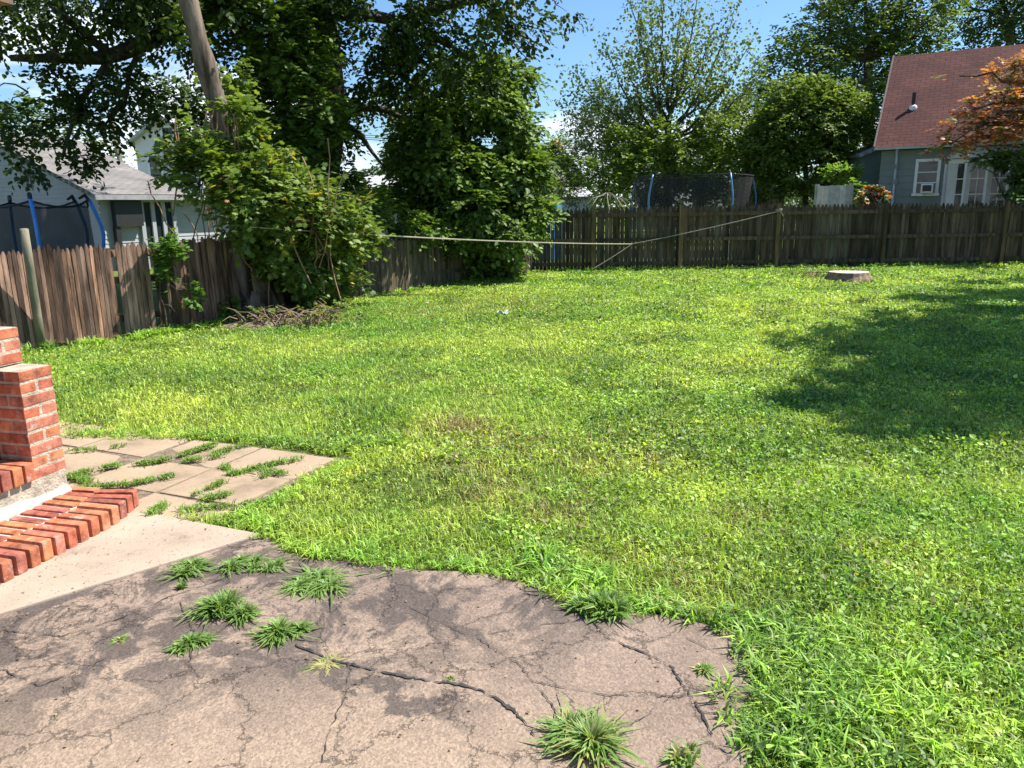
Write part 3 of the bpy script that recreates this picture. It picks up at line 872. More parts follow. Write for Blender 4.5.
# broad-leaved weeds and clover in the lawn
CX, CY, CS = [], [], []
for (y0, y1, dens, ss) in ((.9, 2.6, 2900, .020), (2.6, 4.2, 3000, .022), (4.2, 6.5, 2000, .027), (6.5, 10, 1000, .030), (10, 14.5, 520, .038), (14.5, 19.8, 260, .05)):
    area = (y1 - y0) * 2 * (.72 * y1 + 1.0)
    x, y = sample(y0, y1, int(area * dens))
    m_ = vnoise(x, y, .75, 12) * .6 + vnoise(x, y, .2, 13) * .4 + np.clip((x - .2) * .12, -.15, .25)
    x, y = keep_lawn(x, y, np.clip((m_ - .33) * 3, .03, 1))
    CX.append(x); CY.append(y); CS.append(ss * .8 * np.exp(r.normal(size=len(x)) * .33))
x = np.concatenate(CX); y = np.concatenate(CY); s_ = np.concatenate(CS)
print('clover', len(x))
pos = np.stack([x, y, .014 + .045 * r.random(len(x)) * (.5 + vnoise(x, y, .3, 14))], 1)
nrm = r.normal(size=pos.shape) * .62 + np.array([0, 0, 1.0])
tc_ = patch_colour(x, y, r) * np.array([.9, .98, .95]) * (.55 + .65 * vnoise(x, y, .18, 19))[:, None]
cv = leaves_mesh('clover', pos, nrm, s_, tc_, M_grass, T_LEAF, None, r)
tag(cv, 'broad-leaved clover and weeds spread through the lawn', 'clover', kind='stuff')

# coarse long grass hanging over the asphalt and slab edges
ex, ey, eh, ew, el_, ed = [], [], [], [], [], []
def edge_tufts(line, n_, h0, spread, w0=.006, inward=None):
    for _ in range(n_):
        i = r.integers(0, len(line) - 1); t = r.random()
        p = line[i].lerp(line[i + 1], t)
        m = r.integers(6, 16)
        cx = p.x + r.normal() * spread; cy = p.y + r.normal() * spread
        hs = h0 * r.uniform(.5, 1.4)
        ex.extend(cx + r.normal(size=m) * .015); ey.extend(cy + r.normal(size=m) * .015)
        eh.extend(hs * r.uniform(.5, 1.1, m)); ew.extend(w0 * r.uniform(.7, 1.4, m)); el_.extend(r.uniform(.4, 1.7, m)); ed.extend(r.uniform(0, 2 * PI, m))
lawn_edge = [p + Vector((.02, .05, 0)) for p in edge]
edge_tufts(lawn_edge, 200, .06, .035)
edge_tufts([G(775, 640) + Vector((.10, 0, 0)), G(790, 700) + Vector((.10, 0, 0)), G(775, 768) + Vector((.08, 0, 0))], 150, .07, .05, .007)
edge_tufts([G(800, 640), G(860, 700), G(840, 768)], 130, .075, .2, .007)
edge_tufts([G(880, 690), G(960, 740), G(1020, 768)], 110, .07, .25, .006)
edge_tufts(pix_poly([(600, 600), (580, 585), (560, 570), (545, 560)]), 60, .085, .06, .008)
edge_tufts(pix_poly([(262, 530), (240, 518), (300, 492), (352, 462)]), 170, .055, .03)
edge_tufts(pix_poly([(70, 437), (212, 438), (280, 443), (350, 452), (400, 440)]), 170, .06, .04)
edge_tufts(pix_poly([(345, 447), (380, 445)]), 40, .07, .05, .008)
edge_tufts(pix_poly([(440, 452), (480, 462), (500, 452)]), 60, .06, .09, .007)
# fence-base growth
fl = [Vector((a_, b_, 0)) for a_, b_ in FENCE_L]
fl = [p + Vector((.12, -.1, 0)) for p in fl]
edge_tufts(fl, 420, .12, .07, .014)
edge_tufts([Vector((.9, 19.62, 0)), Vector((14, 19.62, 0))], 420, .13, .08, .02)
x = np.array(ex); y = np.array(ey)
k = ~inpoly(x, y, SLAB)
ta = patch_colour(x, y, r) * np.array([.85, 1.0, .9])
eg = blades('edge_grass', x[k], y[k], np.array(eh)[k], np.array(ew)[k], np.array(el_)[k], ta[k], r, z0=.004, dirs=np.array(ed)[k])
tag(eg, 'long coarse grass fringing the driveway edge, path and fence feet', 'grass', kind='stuff')

# weeds growing in the paver joints
wx, wy, wh, ww_, wl = [], [], [], [], []
joint_lines = [[(62, 482), (110, 470), (160, 465), (215, 448)], [(80, 492), (130, 488), (170, 480), (200, 467)], [(150, 520), (170, 505), (178, 500)], [(185, 464), (205, 462), (222, 458)], [(235, 478), (262, 470), (300, 462)], [(196, 498), (215, 490), (235, 480), (225, 470)], [(200, 505), (218, 500), (232, 497)],
               [(62, 455), (100, 452), (130, 448)], [(262, 473), (285, 478)], [(230, 486), (255, 482), (270, 478)], [(215, 456), (250, 447)], [(70, 478), (90, 486)], [(170, 515), (200, 512), (232, 510), (250, 508)]]
dn = [1.6, 1.1, 1.3, 1.2, 1.0, 1.0, 1.2, .5, 1.0, 1.0, .8, 1.2, .8]
for ln_, dd in zip(joint_lines, dn):
    pts = [G(a_, b_) for a_, b_ in ln_]
    for i in range(len(pts) - 1):
        L2 = (pts[i + 1] - pts[i]).length
        m = int(L2 * 1050 * dd)
        t = r.random(m); q = np.array(pts[i])[None, :] * (1 - t[:, None]) + np.array(pts[i + 1])[None, :] * t[:, None]
        kk = vnoise(q[:, 0] * 1.0, q[:, 1], .08, 8) > .34
        q = q[kk]; m = len(q)
        wx.extend(q[:, 0] + r.normal(size=m) * .016); wy.extend(q[:, 1] + r.normal(size=m) * .016)
        wh.extend(r.uniform(.010, .042, m)); ww_.extend(r.uniform(.004, .009, m)); wl.extend(r.uniform(.4, 1.8, m))
wt = np.array([[.18, .29, .055]]) * (.6 + .9 * r.random((len(wx), 1)))
wo = blades('joint_weeds', np.array(wx), np.array(wy), np.array(wh), np.array(ww_), np.array(wl), wt, r, z0=.02)
tag(wo, 'small green weeds growing along the joints of the paver path', 'weeds', kind='stuff')

# separate weed clumps on the asphalt
def weed(px, py, rad, h, nb, label, yel=0.0, flat=1.3, cz=.012, ell=1.0, w0=.0065):
    rad *= 1.5; h *= 1.15; nb = int(nb * 1.7)
    p = G(px, py)
    root = empty('weed_clump', (p.x, p.y, cz), label, 'weed', 'weeds sprouting from the driveway')
    rx = np.random.default_rng(int(px * 7 + py))
    rc = np.abs(rx.normal(size=nb)) * .45; an = rx.uniform(0, 2 * PI, nb)
    ncr = 1 if nb < 170 else int(rx.integers(3, 6))
    ccx = np.clip(rx.normal(size=ncr), -1.2, 1.2) * rad * .42 * ell; ccy = np.clip(rx.normal(size=ncr), -1.2, 1.2) * rad * .32
    wsel = rx.integers(0, ncr, nb); csz = rx.uniform(.5, 1.1, ncr)[wsel]
    bx = np.cos(an) * rc * rad * .45 * csz + ccx[wsel]; by = np.sin(an) * rc * rad * .45 * csz + ccy[wsel]
    hh = h * csz * rx.uniform(.3, 1.15, nb) * (1 - .3 * np.clip(rc, 0, 1))
    ll = rx.uniform(.3, 1.1, nb) * flat * (rad / h) * (.3 + .8 * rc)
    dirs = an + rx.normal(size=nb) * .5
    c0 = np.array([.13, .25, .05]); c1 = np.array([.29, .40, .13]); c2 = np.array([.42, .38, .16])
    t = rx.random((nb, 1)); c = (c0 * (1 - t) + c1 * t) * (.8 + .4 * rx.random((nb, 1)))
    kk = rx.random(nb) < yel; c[kk] = c2 * (.8 + .4 * rx.random((kk.sum(), 1)))
    blades('blades', p.x + bx, p.y + by, hh, w0 * 1.35 * rx.uniform(.5, 1.5, nb), ll, c, rx, z0=cz - .004, dirs=dirs, parent=root)
    return root
weed(210, 572, .085, .05, 330, 'spiky green weed beside the concrete slab corner, left of its neighbour', ell=1.5)
weed(258, 568, .080, .05, 330, 'spiky green weed just below the concrete slab corner', ell=1.5)
weed(318, 588, .12, .05, 420, 'wide sprawling green weed reaching across dark asphalt near the lawn edge', ell=1.4)
weed(228, 617, .085, .07, 520, 'dense rounded green weed clump in the middle of the asphalt cluster', ell=1.2)
weed(192, 646, .070, .05, 360, 'low green weed clump touching the dense rounded one on its near left', ell=1.2)
weed(279, 640, .085, .06, 460, 'round upright green weed clump nearest the long asphalt crack', ell=1.1)
weed(129, 645, .055, .025, 90, 'small flat yellowish green weed at far left on bare asphalt', yel=.3)
weed(178, 592, .025, .035, 60, 'tiny green sprout by the dark asphalt seam below the slab', yel=.1)
weed(572, 752, .115, .075, 800, 'big spiky pale green grass clump at the bottom edge of the driveway', yel=.18, ell=1.15, w0=.006)
weed(712, 672, .045, .03, 80, 'tiny pale weed in a crack near the right edge of the driveway', yel=.3)
weed(600, 612, .10, .09, 420, 'tall coarse grass tuft leaning onto the asphalt at the lawn edge', ell=1.2)
weed(330, 668, .06, .012, 90, 'dried yellow moss-like weed in the long asphalt crack', yel=.85)
weed(445, 684, .03, .02, 50, 'tiny yellow-green weed in the middle of the long crack', yel=.5)
weed(680, 764, .05, .04, 110, 'small green weed at bottom edge beside the big spiky clump', yel=.2)

rl = np.random.default_rng(77)
lx = rl.uniform(-3.2, 1.0, 700); ly = rl.uniform(1.2, 4.2, 700)
k = (inpoly(lx, ly, ASP) | inpoly(lx, ly, SLAB)); lx, ly = lx[k], ly[k]
hz_ = np.where(inpoly(lx, ly, SLAB), .030, .018)
pos = np.stack([lx, ly, hz_], 1); nrm = rl.normal(size=pos.shape) * .25 + np.array([0, 0, 1.0])
t = rl.random((len(lx), 1)); tint = np.array([.10, .07, .045]) * (1 - t) + np.array([.42, .33, .17]) * t
dl_ = leaves_mesh('debris', pos, nrm, rl.uniform(.004, .016, len(lx)), tint, M_grass, T_SMALL, None, rl)
tag(dl_, 'tiny dry leaf bits and grit scattered on the driveway and slab', 'debris', kind='stuff')

#@@FENCES
# ------------------------------------------------------------------ fences
def picket(mb, p, udir, w_, h, th, tint, lean=0, point=.06, z0=0.02, rot=0):
    """one pointed picket: prism with two-sided point; p base centre"""
    ux = Vector((udir.x, udir.y, 0)).normalized(); nx = Vector((-ux.y, ux.x, 0))
    hw = w_ / 2
    prof = [(-hw, z0), (hw, z0), (hw, h - point), (hw * .25, h), (-hw * .25, h), (-hw, h - point)]
    vs = []
    for s in (-1, 1):
        for (a_, z) in prof:
            q = Vector(p) + ux * (a_ + lean * z) + nx * (s * th / 2 + rot * a_); q.z = z
            vs.append(q)
    n_ = len(prof)
    fs = [tuple(range(n_))[::-1] if True else None, tuple(range(n_, 2 * n_))]
    fs = [tuple(range(n_)), tuple(range(2 * n_ - 1, n_ - 1, -1))]
    fs += [(i, n_ + i, n_ + (i + 1) % n_, (i + 1) % n_) for i in range(n_)]
    mb.add(vs, fs, tint)
rf = random.Random(17)
def wood_tint(r_, a=.3, b=.65):
    k = r_.uniform(a, b); h = r_.uniform(-.06, .12)
    return (k * (1 + h), k, k * (1 - h))
left = empty('stockade_fence', (-5.04, 9.95, 0), 'weathered reddish brown stockade fence of pointed pickets along left side', 'fence')
def panel(a, b, h0, h1, w_, name='picket_panel', leanf=lambda t: 0, gapv=.004, tint=(.3, .7), mat=None, parent=None, th=.03, jit=.02, point=.05, label=None):
    a = Vector((*a, 0)); b = Vector((*b, 0)); d = (b - a); L_ = d.length; d.normalize()
    mb = MB(); n_ = max(1, int(L_ / (w_ + gapv)))
    for i in range(n_):
        t = (i + .5) / n_
        h = h0 + (h1 - h0) * t + rf.uniform(-jit, jit)
        nx = Vector((-d.y, d.x, 0))
        picket(mb, a + d * (L_ * t) + nx * rf.uniform(-.006, .006), d, L_ / n_ - gapv * rf.uniform(.5, 2), h, th, wood_tint(rf, *tint), lean=leanf(t) + rf.uniform(-.006, .006), point=point, rot=rf.uniform(-.15, .15), z0=rf.uniform(.01, .05))
    o = mb.build(name, mat or M_wood_red, parent or left)
    if label: o['label'] = label
    return o
def rails(a, b, zs, off, parent, mat, sz=(.05, .09)):
    a = Vector((*a, 0)); b = Vector((*b, 0)); d = (b - a).normalized(); nx = Vector((-d.y, d.x, 0))
    for z in zs:
        mb = MB(); mb.bar(a + nx * off + Vector((0, 0, z)), b + nx * off + Vector((0, 0, z)), sz[0], sz[1], tint=wood_tint(rf)); mb.build('rail', mat, parent)
def posts(mbname, pts_h, w_, parent, mat, tint=None, lean=0):
    for (x_, y_, h) in pts_h:
        mb = MB(); mb.bar((x_, y_, -.05), (x_ + lean, y_, h), w_, tint=tint or wood_tint(rf, .35, .6)); mb.build(mbname, mat, parent)
dl = Vector((.63, .776, 0))
A1 = (-9.0, 5.28); B1 = (-5.15, 9.95)
panel(A1, B1, 1.20, 1.22, .050, tint=(.2, .9), jit=.045)
rails(A1, B1, (.25, .75, 1.08), .045, left, M_wood_red)
panel((-5.12, 10.0), (-4.83, 10.27), 1.22, 1.22, .06, tint=(.3, .9), jit=.03)
rails((-5.1, 9.9), (-4.4, 10.75), (.25, .75, 1.1), .16, left, M_wood_red)
panel((-4.80, 10.33), (-4.60, 10.55), 1.02, 1.08, .06, tint=(.15, .35), jit=.05)  # dark pickets added to fill the gap, standing in for its dark background
panel((-4.60, 10.5), (-4.12, 11.6), 1.20, 1.24, .055, jit=.05, leanf=lambda t: -.03 - .05 * t, tint=(.22, .5), label='darker leaning section of thin pickets')
rails((-4.60, 10.5), (-4.12, 11.6), (.3, .95), .05, left, M_wood_red)
panel((-4.1, 11.9), (-3.1, 13.9), 1.12, 1.05, .08, tint=(.2, .5), mat=M_wood_grey)
panel((-3.05, 14.0), (-1.0, 17.3), 1.05, 1.0, .085, tint=(.4, .8), mat=M_wood_grey)
panel((-1.0, 17.3), (.55, 19.6), 1.05, 1.2, .085, tint=(.3, .6), mat=M_wood_grey)
rails((-3.05, 14.0), (.55, 19.6), (.3, .9), .05, left, M_wood_grey)
posts('post', [(-4.72, 10.42, 1.05)], .11, left, M_wood_grey)
posts('post', [(-3.10, 14.02, 1.10), (-1.02, 17.35, 1.05)], .10, left, M_wood_grey, tint=(.9, .8, .7))

back = empty('picket_fence', (7, 20.4, 0), 'long dark weathered picket fence with exposed rails across the back of the yard', 'fence')
by = 19.75
def bx(px): return P(px, 240, by).x
xs = [bx(520), bx(593), bx(680), bx(776), bx(882), bx(1001), bx(1110), bx(1220), bx(1330)]
hts = [1.50, 1.60, 1.60, 1.60, 1.59, 1.57, 1.57, 1.57, 1.57]
for i in range(len(xs) - 1):
    panel((xs[i], by + .08), (xs[i + 1], by + .08 - 0), hts[i], hts[i + 1], .092, tint=(.2, .75), mat=M_wood_grey, parent=back, gapv=.006, point=.085, jit=.012, th=.022)
    rails((xs[i] + .05, by + .08), (xs[i + 1] - .05, by + .08), (.18, .78, 1.40), -.05, back, M_wood_grey, (.045, .09))
for i, x_ in enumerate(xs):
    posts('post', [(x_, by - .07, 1.64 if i in (1, 2, 3) else 1.62)], .10, back, M_wood_grey, tint={2: (1.3, 1.1, .85), 1: (.9, .8, .6), 3: (.8, .72, .52)}.get(i, (.5, .45, .38)))

# leaning round pole in front of the left fence
pb = G(42, 349); pt = P(24, 229, 8.95)
mb = MB(); mb.tube([pb - Vector((0, 0, .1)), pb.lerp(pt, .3), pb.lerp(pt, .7), pt], [.052, .05, .047, .045], 12)
tag(mb.build('wooden_pole', M_wood_pole, None, smooth=True), 'grey round wooden pole leaning against left stockade fence', 'pole')

# clothesline: tree to fence post, with a loose tail to the ground
mb = MB()
k0 = P(632, 244, 19.6)
def sag(a, b, s, n_=14):
    a, b = Vector(a), Vector(b)
    return [a.lerp(b, i / n_) - Vector((0, 0, s * 4 * (i / n_) * (1 - i / n_))) for i in range(n_ + 1)]
mb.tube(sag(P(250, 227, 10.95), k0, .06, 24), .012, 5)
mb.tube(sag(k0, Vector((xs[3], by - .135, P(776, 211, by).z)), .03), .011, 5)
mb.tube(sag(k0, G(588, 272) + Vector((0, 0, .01)), .02), .010, 5)
ctop = Vector((xs[3], by - .07, P(776, 211, by).z))
mb.tube([ctop + Vector((.075 * math.cos(t), .075 * math.sin(t), .004 * t)) for t in [i * .6 for i in range(24)]], .012, 5)
mb.tube([ctop + Vector((0, -.09, .0)), ctop + Vector((.05, -.1, -.06)), ctop + Vector((.09, -.09, -.13))], .009, 5)
tag(mb.build('clothesline', M_rope), 'pale rope strung from the vine-covered tree to a back fence post', 'rope')

# stump
sc = G(848, 281)
stmp = empty('tree_stump', sc, 'low sawn tree stump with pale flat top in front of the back fence', 'stump')
M_cut = simple('cut_wood', (.56, .45, .36), .9, var=.2, nscale=5, bump=.3)
mb = MB(); n_ = 22; rings = []
prof = [(.54, -.03), (.48, .05), (.43, .12), (.41, .185)]
vs = []
for (rr0, z) in prof:
    for i in range(n_):
        a_ = 2 * PI * i / n_; k = 1 + .10 * math.sin(3 * a_ + 1) + .05 * math.sin(7 * a_) * (1.3 - z * 4)
        vs.append((sc.x + rr0 * k * math.cos(a_), sc.y + rr0 * k * .85 * math.sin(a_), z))
fs = [(j * n_ + i, j * n_ + (i + 1) % n_, (j + 1) * n_ + (i + 1) % n_, (j + 1) * n_ + i) for j in range(3) for i in range(n_)]
mb.add(vs, fs); mb.build('bark', simple('stump_bark', (.20, .14, .095), .95, var=.6, nscale=8, bump=1, bscale=20), stmp)
mb = MB(); vs = []
for (z, q) in ((.17, .995), (.195, .97)):
    for i in range(n_):
        a_ = 2 * PI * i / n_; k = 1 + .10 * math.sin(3 * a_ + 1) + .03 * math.sin(7 * a_)
        vs.append((sc.x + .41 * q * k * math.cos(a_), sc.y + .41 * q * k * .85 * math.sin(a_), z))
mb.add(vs, [tuple(range(n_, 2 * n_))] + [(i, (i + 1) % n_, n_ + (i + 1) % n_, n_ + i) for i in range(n_)])
mb.build('cut_top', M_cut, stmp)
# dry sticks and roots behind the stump
mb = MB(); rs = random.Random(4)
for i in range(26):
    q = sc + Vector((rs.uniform(-.9, .5), rs.uniform(.35, .75), 0))
    a_ = rs.uniform(0, 6.3); h = rs.uniform(.05, .22)
    e = q + Vector((math.cos(a_) * .25, math.sin(a_) * .2, h))
    mb.tube([q, q.lerp(e, .5) + Vector((0, 0, .06)), e], [.012, .01, .005], 4)
tag(mb.build('dry_stick_pile', simple('dry_stick', (.30, .21, .13), .9, tint=False)), 'heap of dry brown sticks behind the stump', 'sticks')
# litter
mb = MB(); q = G(503, 315)
vs = []; 
for i in range(6):
    for j in range(4):
        vs.append((q.x + (i - 2.5) * .032 + rs.uniform(-.006, .006), q.y + (j - 1.5) * .03, .035 + .035 * math.sin(i * 1.1 + j) + rs.uniform(0, .015)))
mb.add(vs, [(i * 4 + j, (i + 1) * 4 + j, (i + 1) * 4 + j + 1, i * 4 + j + 1) for i in range(5) for j in range(3)])
lt = mb.build('paper_scrap', M_white); tag(lt, 'small crumpled white paper scrap lying on the lawn', 'litter')
md = lt.modifiers.new('solid', 'SOLIDIFY'); md.thickness = .004

#@@HOUSES
# ------------------------------------------------------------------ houses
def uv_roof(name, quads, mat, parent, thick=.12):
    """each quad: eave a, eave b, ridge c, ridge d ; uv in metres"""
    me = bpy.data.meshes.new(name); vs = []; fs = []; uvs = []
    for (a, b, c, d) in quads:
        a, b, c, d = map(Vector, (a, b, c, d))
        ux = (b - a).normalized(); nn = ux.cross(d - a).normalized()
        if nn.z < 0: nn = -nn
        vy = nn.cross(ux).normalized()
        if vy.z < 0: vy = -vy
        o = len(vs)
        top = [a, b, c, d]; bot = [p - nn * thick for p in top]
        vs += top + bot
        F_ = [(0, 1, 2, 3), (7, 6, 5, 4), (0, 4, 5, 1), (1, 5, 6, 2), (2, 6, 7, 3), (3, 7, 4, 0)]
        for f in F_:
            fs.append(tuple(i + o for i in f))
            for i in f:
                p = vs[o + i]; uvs.append(((p - a).dot(ux), (p - a).dot(vy)))
    me.from_pydata(vs, [], fs)
    ul = me.uv_layers.new(name='UVMap')
    for i, u_ in enumerate(uvs): ul.data[i].uv = u_
    me.materials.append(mat); me.update()
    return link(name, me, parent)
def siding(name, a, b, z0, z1f, mat, parent, board=.14, nrm=None, lap=.018):
    """lapped boards between ground points a, b; z1f(t) gives wall top at t in 0..1"""
    a = Vector((a[0], a[1], 0)); b = Vector((b[0], b[1], 0)); d = b - a
    nx = nrm if nrm is not None else Vector((d.y, -d.x, 0)).normalized()
    mb = MB()
    zt = max(z1f(0), z1f(.5), z1f(1)); z = z0
    M_ = 24
    while z < zt - 1e-4:
        ze = min(z + board, zt)
        ts = [i / M_ for i in range(M_ + 1)]
        for i in range(M_):
            t0, t1 = ts[i], ts[i + 1]
            h0, h1 = z1f(t0), z1f(t1)
            if h0 <= z and h1 <= z: continue
            p0 = a + d * t0; p1 = a + d * t1
            e0, e1 = max(z, min(ze, h0)), max(z, min(ze, h1))
            q = [p0 + nx * lap + Vector((0, 0, z)), p1 + nx * lap + Vector((0, 0, z)), p1 + Vector((0, 0, e1)), p0 + Vector((0, 0, e0))]
            u_ = [p0 + Vector((0, 0, z)), p1 + Vector((0, 0, z))]
            mb.add(q + u_, [(0, 1, 2, 3), (4, 5, 1, 0)])
        z += board
    return mb.build(name, mat, parent)
def window(parent, c, right, w_, h, cols=1, rows=1, frame=.07, off=.03, mat_f=None, name='window', blind=None):
    """window centred at c facing normal = right x up, frame proud of the wall; pane and frame bars"""
    right = Vector(right).normalized(); nx = Vector((right.y, -right.x, 0))
    Mx = Matrix((right, -nx, Vector((0, 0, 1)))).transposed()
    fo = MB(); c = Vector(c)
    def bx_(u, z, su_, sz_, o_=off, th=.05): fo.box(c + right * u + Vector((0, 0, z)) + nx * o_, (su_, th, sz_), M=Mx)
    bx_(0, h / 2 + frame / 2, w_ + 2 * frame, frame); bx_(0, -h / 2 - frame / 2, w_ + 2 * frame + .06, frame, off + .02, .09)
    bx_(-w_ / 2 - frame / 2, 0, frame, h); bx_(w_ / 2 + frame / 2, 0, frame, h)
    for i in range(1, cols): bx_(-w_ / 2 + w_ * i / cols, 0, .022, h, off - .01, .03)
    for i in range(1, rows): bx_(0, -h / 2 + h * i / rows, w_, .026, off - .008, .03)
    f = fo.build(name, mat_f or M_white, parent)
    g_ = MB(); g_.box(c + nx * (off - .022), (w_, .02, h), M=Mx)
    g_.build('pane', M_glass, f)
    return f

# --- right house: blue-green siding, steep red-brown shingle roof
hr = empty('blue_green_house', P(960, 240, 28), 'blue-green clapboard house with steep red-brown shingle roof behind the back fence', 'house')
yaw = R_(-30)
hu = Vector((math.cos(yaw), math.sin(yaw), 0)); hn = Vector((hu.y, -hu.x, 0))   # hn faces the camera
A = P(880.5, 148, 24); eave = A.z
A0 = Vector((A.x, A.y, 0))
LEN = 9.5
def H(u, d, z): return A0 + hu * u - hn * d + Vector((0, 0, z))
rp = P(890, 57, 27.15)
dr = (rp - A0).dot(-hn); ridge = rp.z
hz = eave - .06
siding('wall', H(.05, 0, 0), H(LEN, 0, 0), 0, lambda t: hz, M_bluesiding, hr, board=.20, lap=.022)
# gable wall, facing left
siding('wall', H(.05, dr * 2, 0), H(.05, 0, 0), 0, lambda t: hz + (ridge - hz - .15) * (1 - abs(2 * t - 1)), M_bluesiding, hr, board=.20)
uv_roof('roof', [(H(-.12, -.25, eave), H(LEN, -.25, eave), H(LEN, dr, ridge), H(-.12, dr, ridge)),
                 (H(LEN, 2 * dr + .25, eave), H(-.12, 2 * dr + .25, eave), H(-.12, dr + .01, ridge), H(LEN, dr + .01, ridge))], M_red_shingle, hr)
mb = MB(); mb.bar(H(-.14, -.30, eave - .04), H(LEN, -.30, eave - .04), .08, .07); mb.build('gutter', simple('gutter_grey', (.42, .43, .42), .6), hr)
mb = MB(); mb.bar(H(-.15, -.25, eave - .02), H(-.15, dr, ridge - .02), .05, .14, up=hn); mb.bar(H(-.15, dr, ridge - .02), H(-.15, 2 * dr + .25, eave - .02), .05, .14, up=hn)
mb.build('rake_board', simple('rake_brown', (.11, .07, .06), .7), hr)
# downspout
mb = MB(); du = (P(893.5, 200, 24) - A0).dot(hu)
mb.tube([H(du, -.26, eave - .1), H(du, -.07, eave - .3), H(du, -.07, .1)], .035, 8)
ds = mb.build('downspout', simple('pale_blue_metal', (.42, .50, .56), .5), hr)
mb = MB(); mb.box(H(du, -.07, eave - .55), (.12, .1, .12), rz=yaw); mb.build('bracket', simple('grey_box', (.2, .21, .22), .6), ds)
mb = MB(); mb.box(H(du, -.07, eave - 1.0), (.14, .1, .14), rz=yaw); mb.build('meter_box', simple('grey_box', (.2, .21, .22), .6), ds)
# vent pipe + flashing on the roof
vb = P(913, 107, 30.6)
def roof_pt(u, d): return H(u, d, eave + (ridge - eave) * (d + .25) / (dr + .25))
# intersect the pixel ray with the roof plane
ra, rb_, rc_ = roof_pt(0, 0), roof_pt(5, 0), roof_pt(0, 4)
pn = (rb_ - ra).cross(rc_ - ra).normalized()
dv = Vector(ray(913, 108)); o_ = Vector((0, 0, CAMH)); vb = o_ + dv * ((ra - o_).dot(pn) / dv.dot(pn))
if pn.z < 0: pn = -pn
mb = MB(); mb.tube([vb - Vector((0, 0, .1)), vb + Vector((0, 0, .45))], .055, 10); vp = mb.build('vent_pipe', M_black, hr)
mb = MB(); mb.tube([vb + pn * .0, vb + pn * .04, vb + pn * .10], [.12, .11, .06], 12); mb.build('flashing', simple('flashing_metal', (.75, .76, .78), .5), vp)
# window with air conditioner
def on_wall(px, py):
    dv = Vector(ray(px, py)); return o_ + dv * ((A0 - o_).dot(hn) / dv.dot(hn))
c1, c2 = on_wall(919, 162), on_wall(935, 193)
cw = (c1 + c2) / 2; ww1 = (c2 - c1).dot(hu); hh1 = c1.z - c2.z
wn = window(hr, cw, hu, ww1, hh1 + .0, cols=1, rows=3, frame=.08, off=.05)
mb = MB(); a1, a2 = on_wall(922, 184), on_wall(933, 193)
ac_c = (a1 + a2) / 2 + hn * .28; aw = (a2 - a1).dot(hu); ah = a1.z - a2.z
mb.box(ac_c, (aw, .38, ah), rz=yaw); acn = mb.build('air_conditioner', M_white, hr, bevel=.01)
mb = MB()
mb.box(ac_c + hn * .196, (aw * .74, .01, ah * .66), rz=yaw); mb.build('grille', M_dark, acn)
# bow window to the right
mb_casing = MB()
q0 = on_wall(944, 200); q1 = on_wall(1075, 200)
ub0 = (q0 - A0).dot(hu); ub1 = (q1 - A0).dot(hu); zb0, zb1 = .95, on_wall(980, 163).z
W_ = ub1 - ub0; depth = .38
prof = [(0, 0)] + [(W_ * (i / 6), depth * math.sin(PI * min(max(i / 6, .0), 1)) ** .7) for i in range(1, 6)] + [(W_, 0)]
bow = MB()
pp = [H(ub0 + a_, -d_, 0) for a_, d_ in prof]
poly = [(p.x, p.y) for p in pp]
bow.prism(poly, zb0 - .25, zb0); bow.prism(poly, zb1, zb1 + .14)
for p in pp: bow.bar(p + Vector((0, 0, zb0)), p + Vector((0, 0, zb1)), .15, .12)
bow.box(H(ub0 + .2, -.10, (zb0 + zb1) / 2), (.36, .05, zb1 - zb0 - .02), rz=yaw + .3)
bw = bow.build('bow_window', M_white, hr)
bmp = MB(); gm = MB()
for i in range(len(pp) - 1):
    a_, b_ = pp[i], pp[i + 1]
    gm.bar(a_.lerp(b_, .02) + Vector((0, 0, (zb0 + zb1) / 2)), a_.lerp(b_, .98) + Vector((0, 0, (zb0 + zb1) / 2)), .02, zb1 - zb0 - .01)
    nn = Vector(((b_ - a_).y, -(b_ - a_).x, 0)).normalized()
    for t in (.5,): bmp.bar(a_.lerp(b_, t) + nn * .02 + Vector((0, 0, zb0)), a_.lerp(b_, t) + nn * .02 + Vector((0, 0, zb1)), .025, .02)
    for z in (.25, .5, .75): bmp.bar(a_ + nn * .022 + Vector((0, 0, zb0 + (zb1 - zb0) * z)), b_ + nn * .022 + Vector((0, 0, zb0 + (zb1 - zb0) * z)), .02, .025)
# pane mesh: rebuild bars standing upright
gm = MB()
for i in range(len(pp) - 1):
    a_, b_ = pp[i], pp[i + 1]
    gm.add([a_ + Vector((0, 0, zb0)), b_ + Vector((0, 0, zb0)), b_ + Vector((0, 0, zb1)), a_ + Vector((0, 0, zb1))], [(0, 1, 2, 3)])
gm.build('pane', M_glass, bw); bmp.build('muntin', M_white, bw)
# little hipped roof over the bow
mb = MB()
pk = [H(ub0 + .3, -.02, eave - .02), H(ub1 - .3, -.02, eave - .02)]
out_ = [p * 1 for p in pp]; out_ = [H(ub0 - .12 + (a_ * (W_ + .24) / W_), -d_ - .12, zb1 + .145) for a_, d_ in prof]
vs = out_ + pk; n_ = len(out_)
fs = [(i, i + 1, n_ + (0 if i < n_ // 2 else 1)) for i in range(n_ - 1)] + [(n_ // 2, n_ + 1, n_)]
mb.add(vs, fs); mb.build('bow_roof', simple('pale_green_metal', (.55, .62, .58), .6), bw)

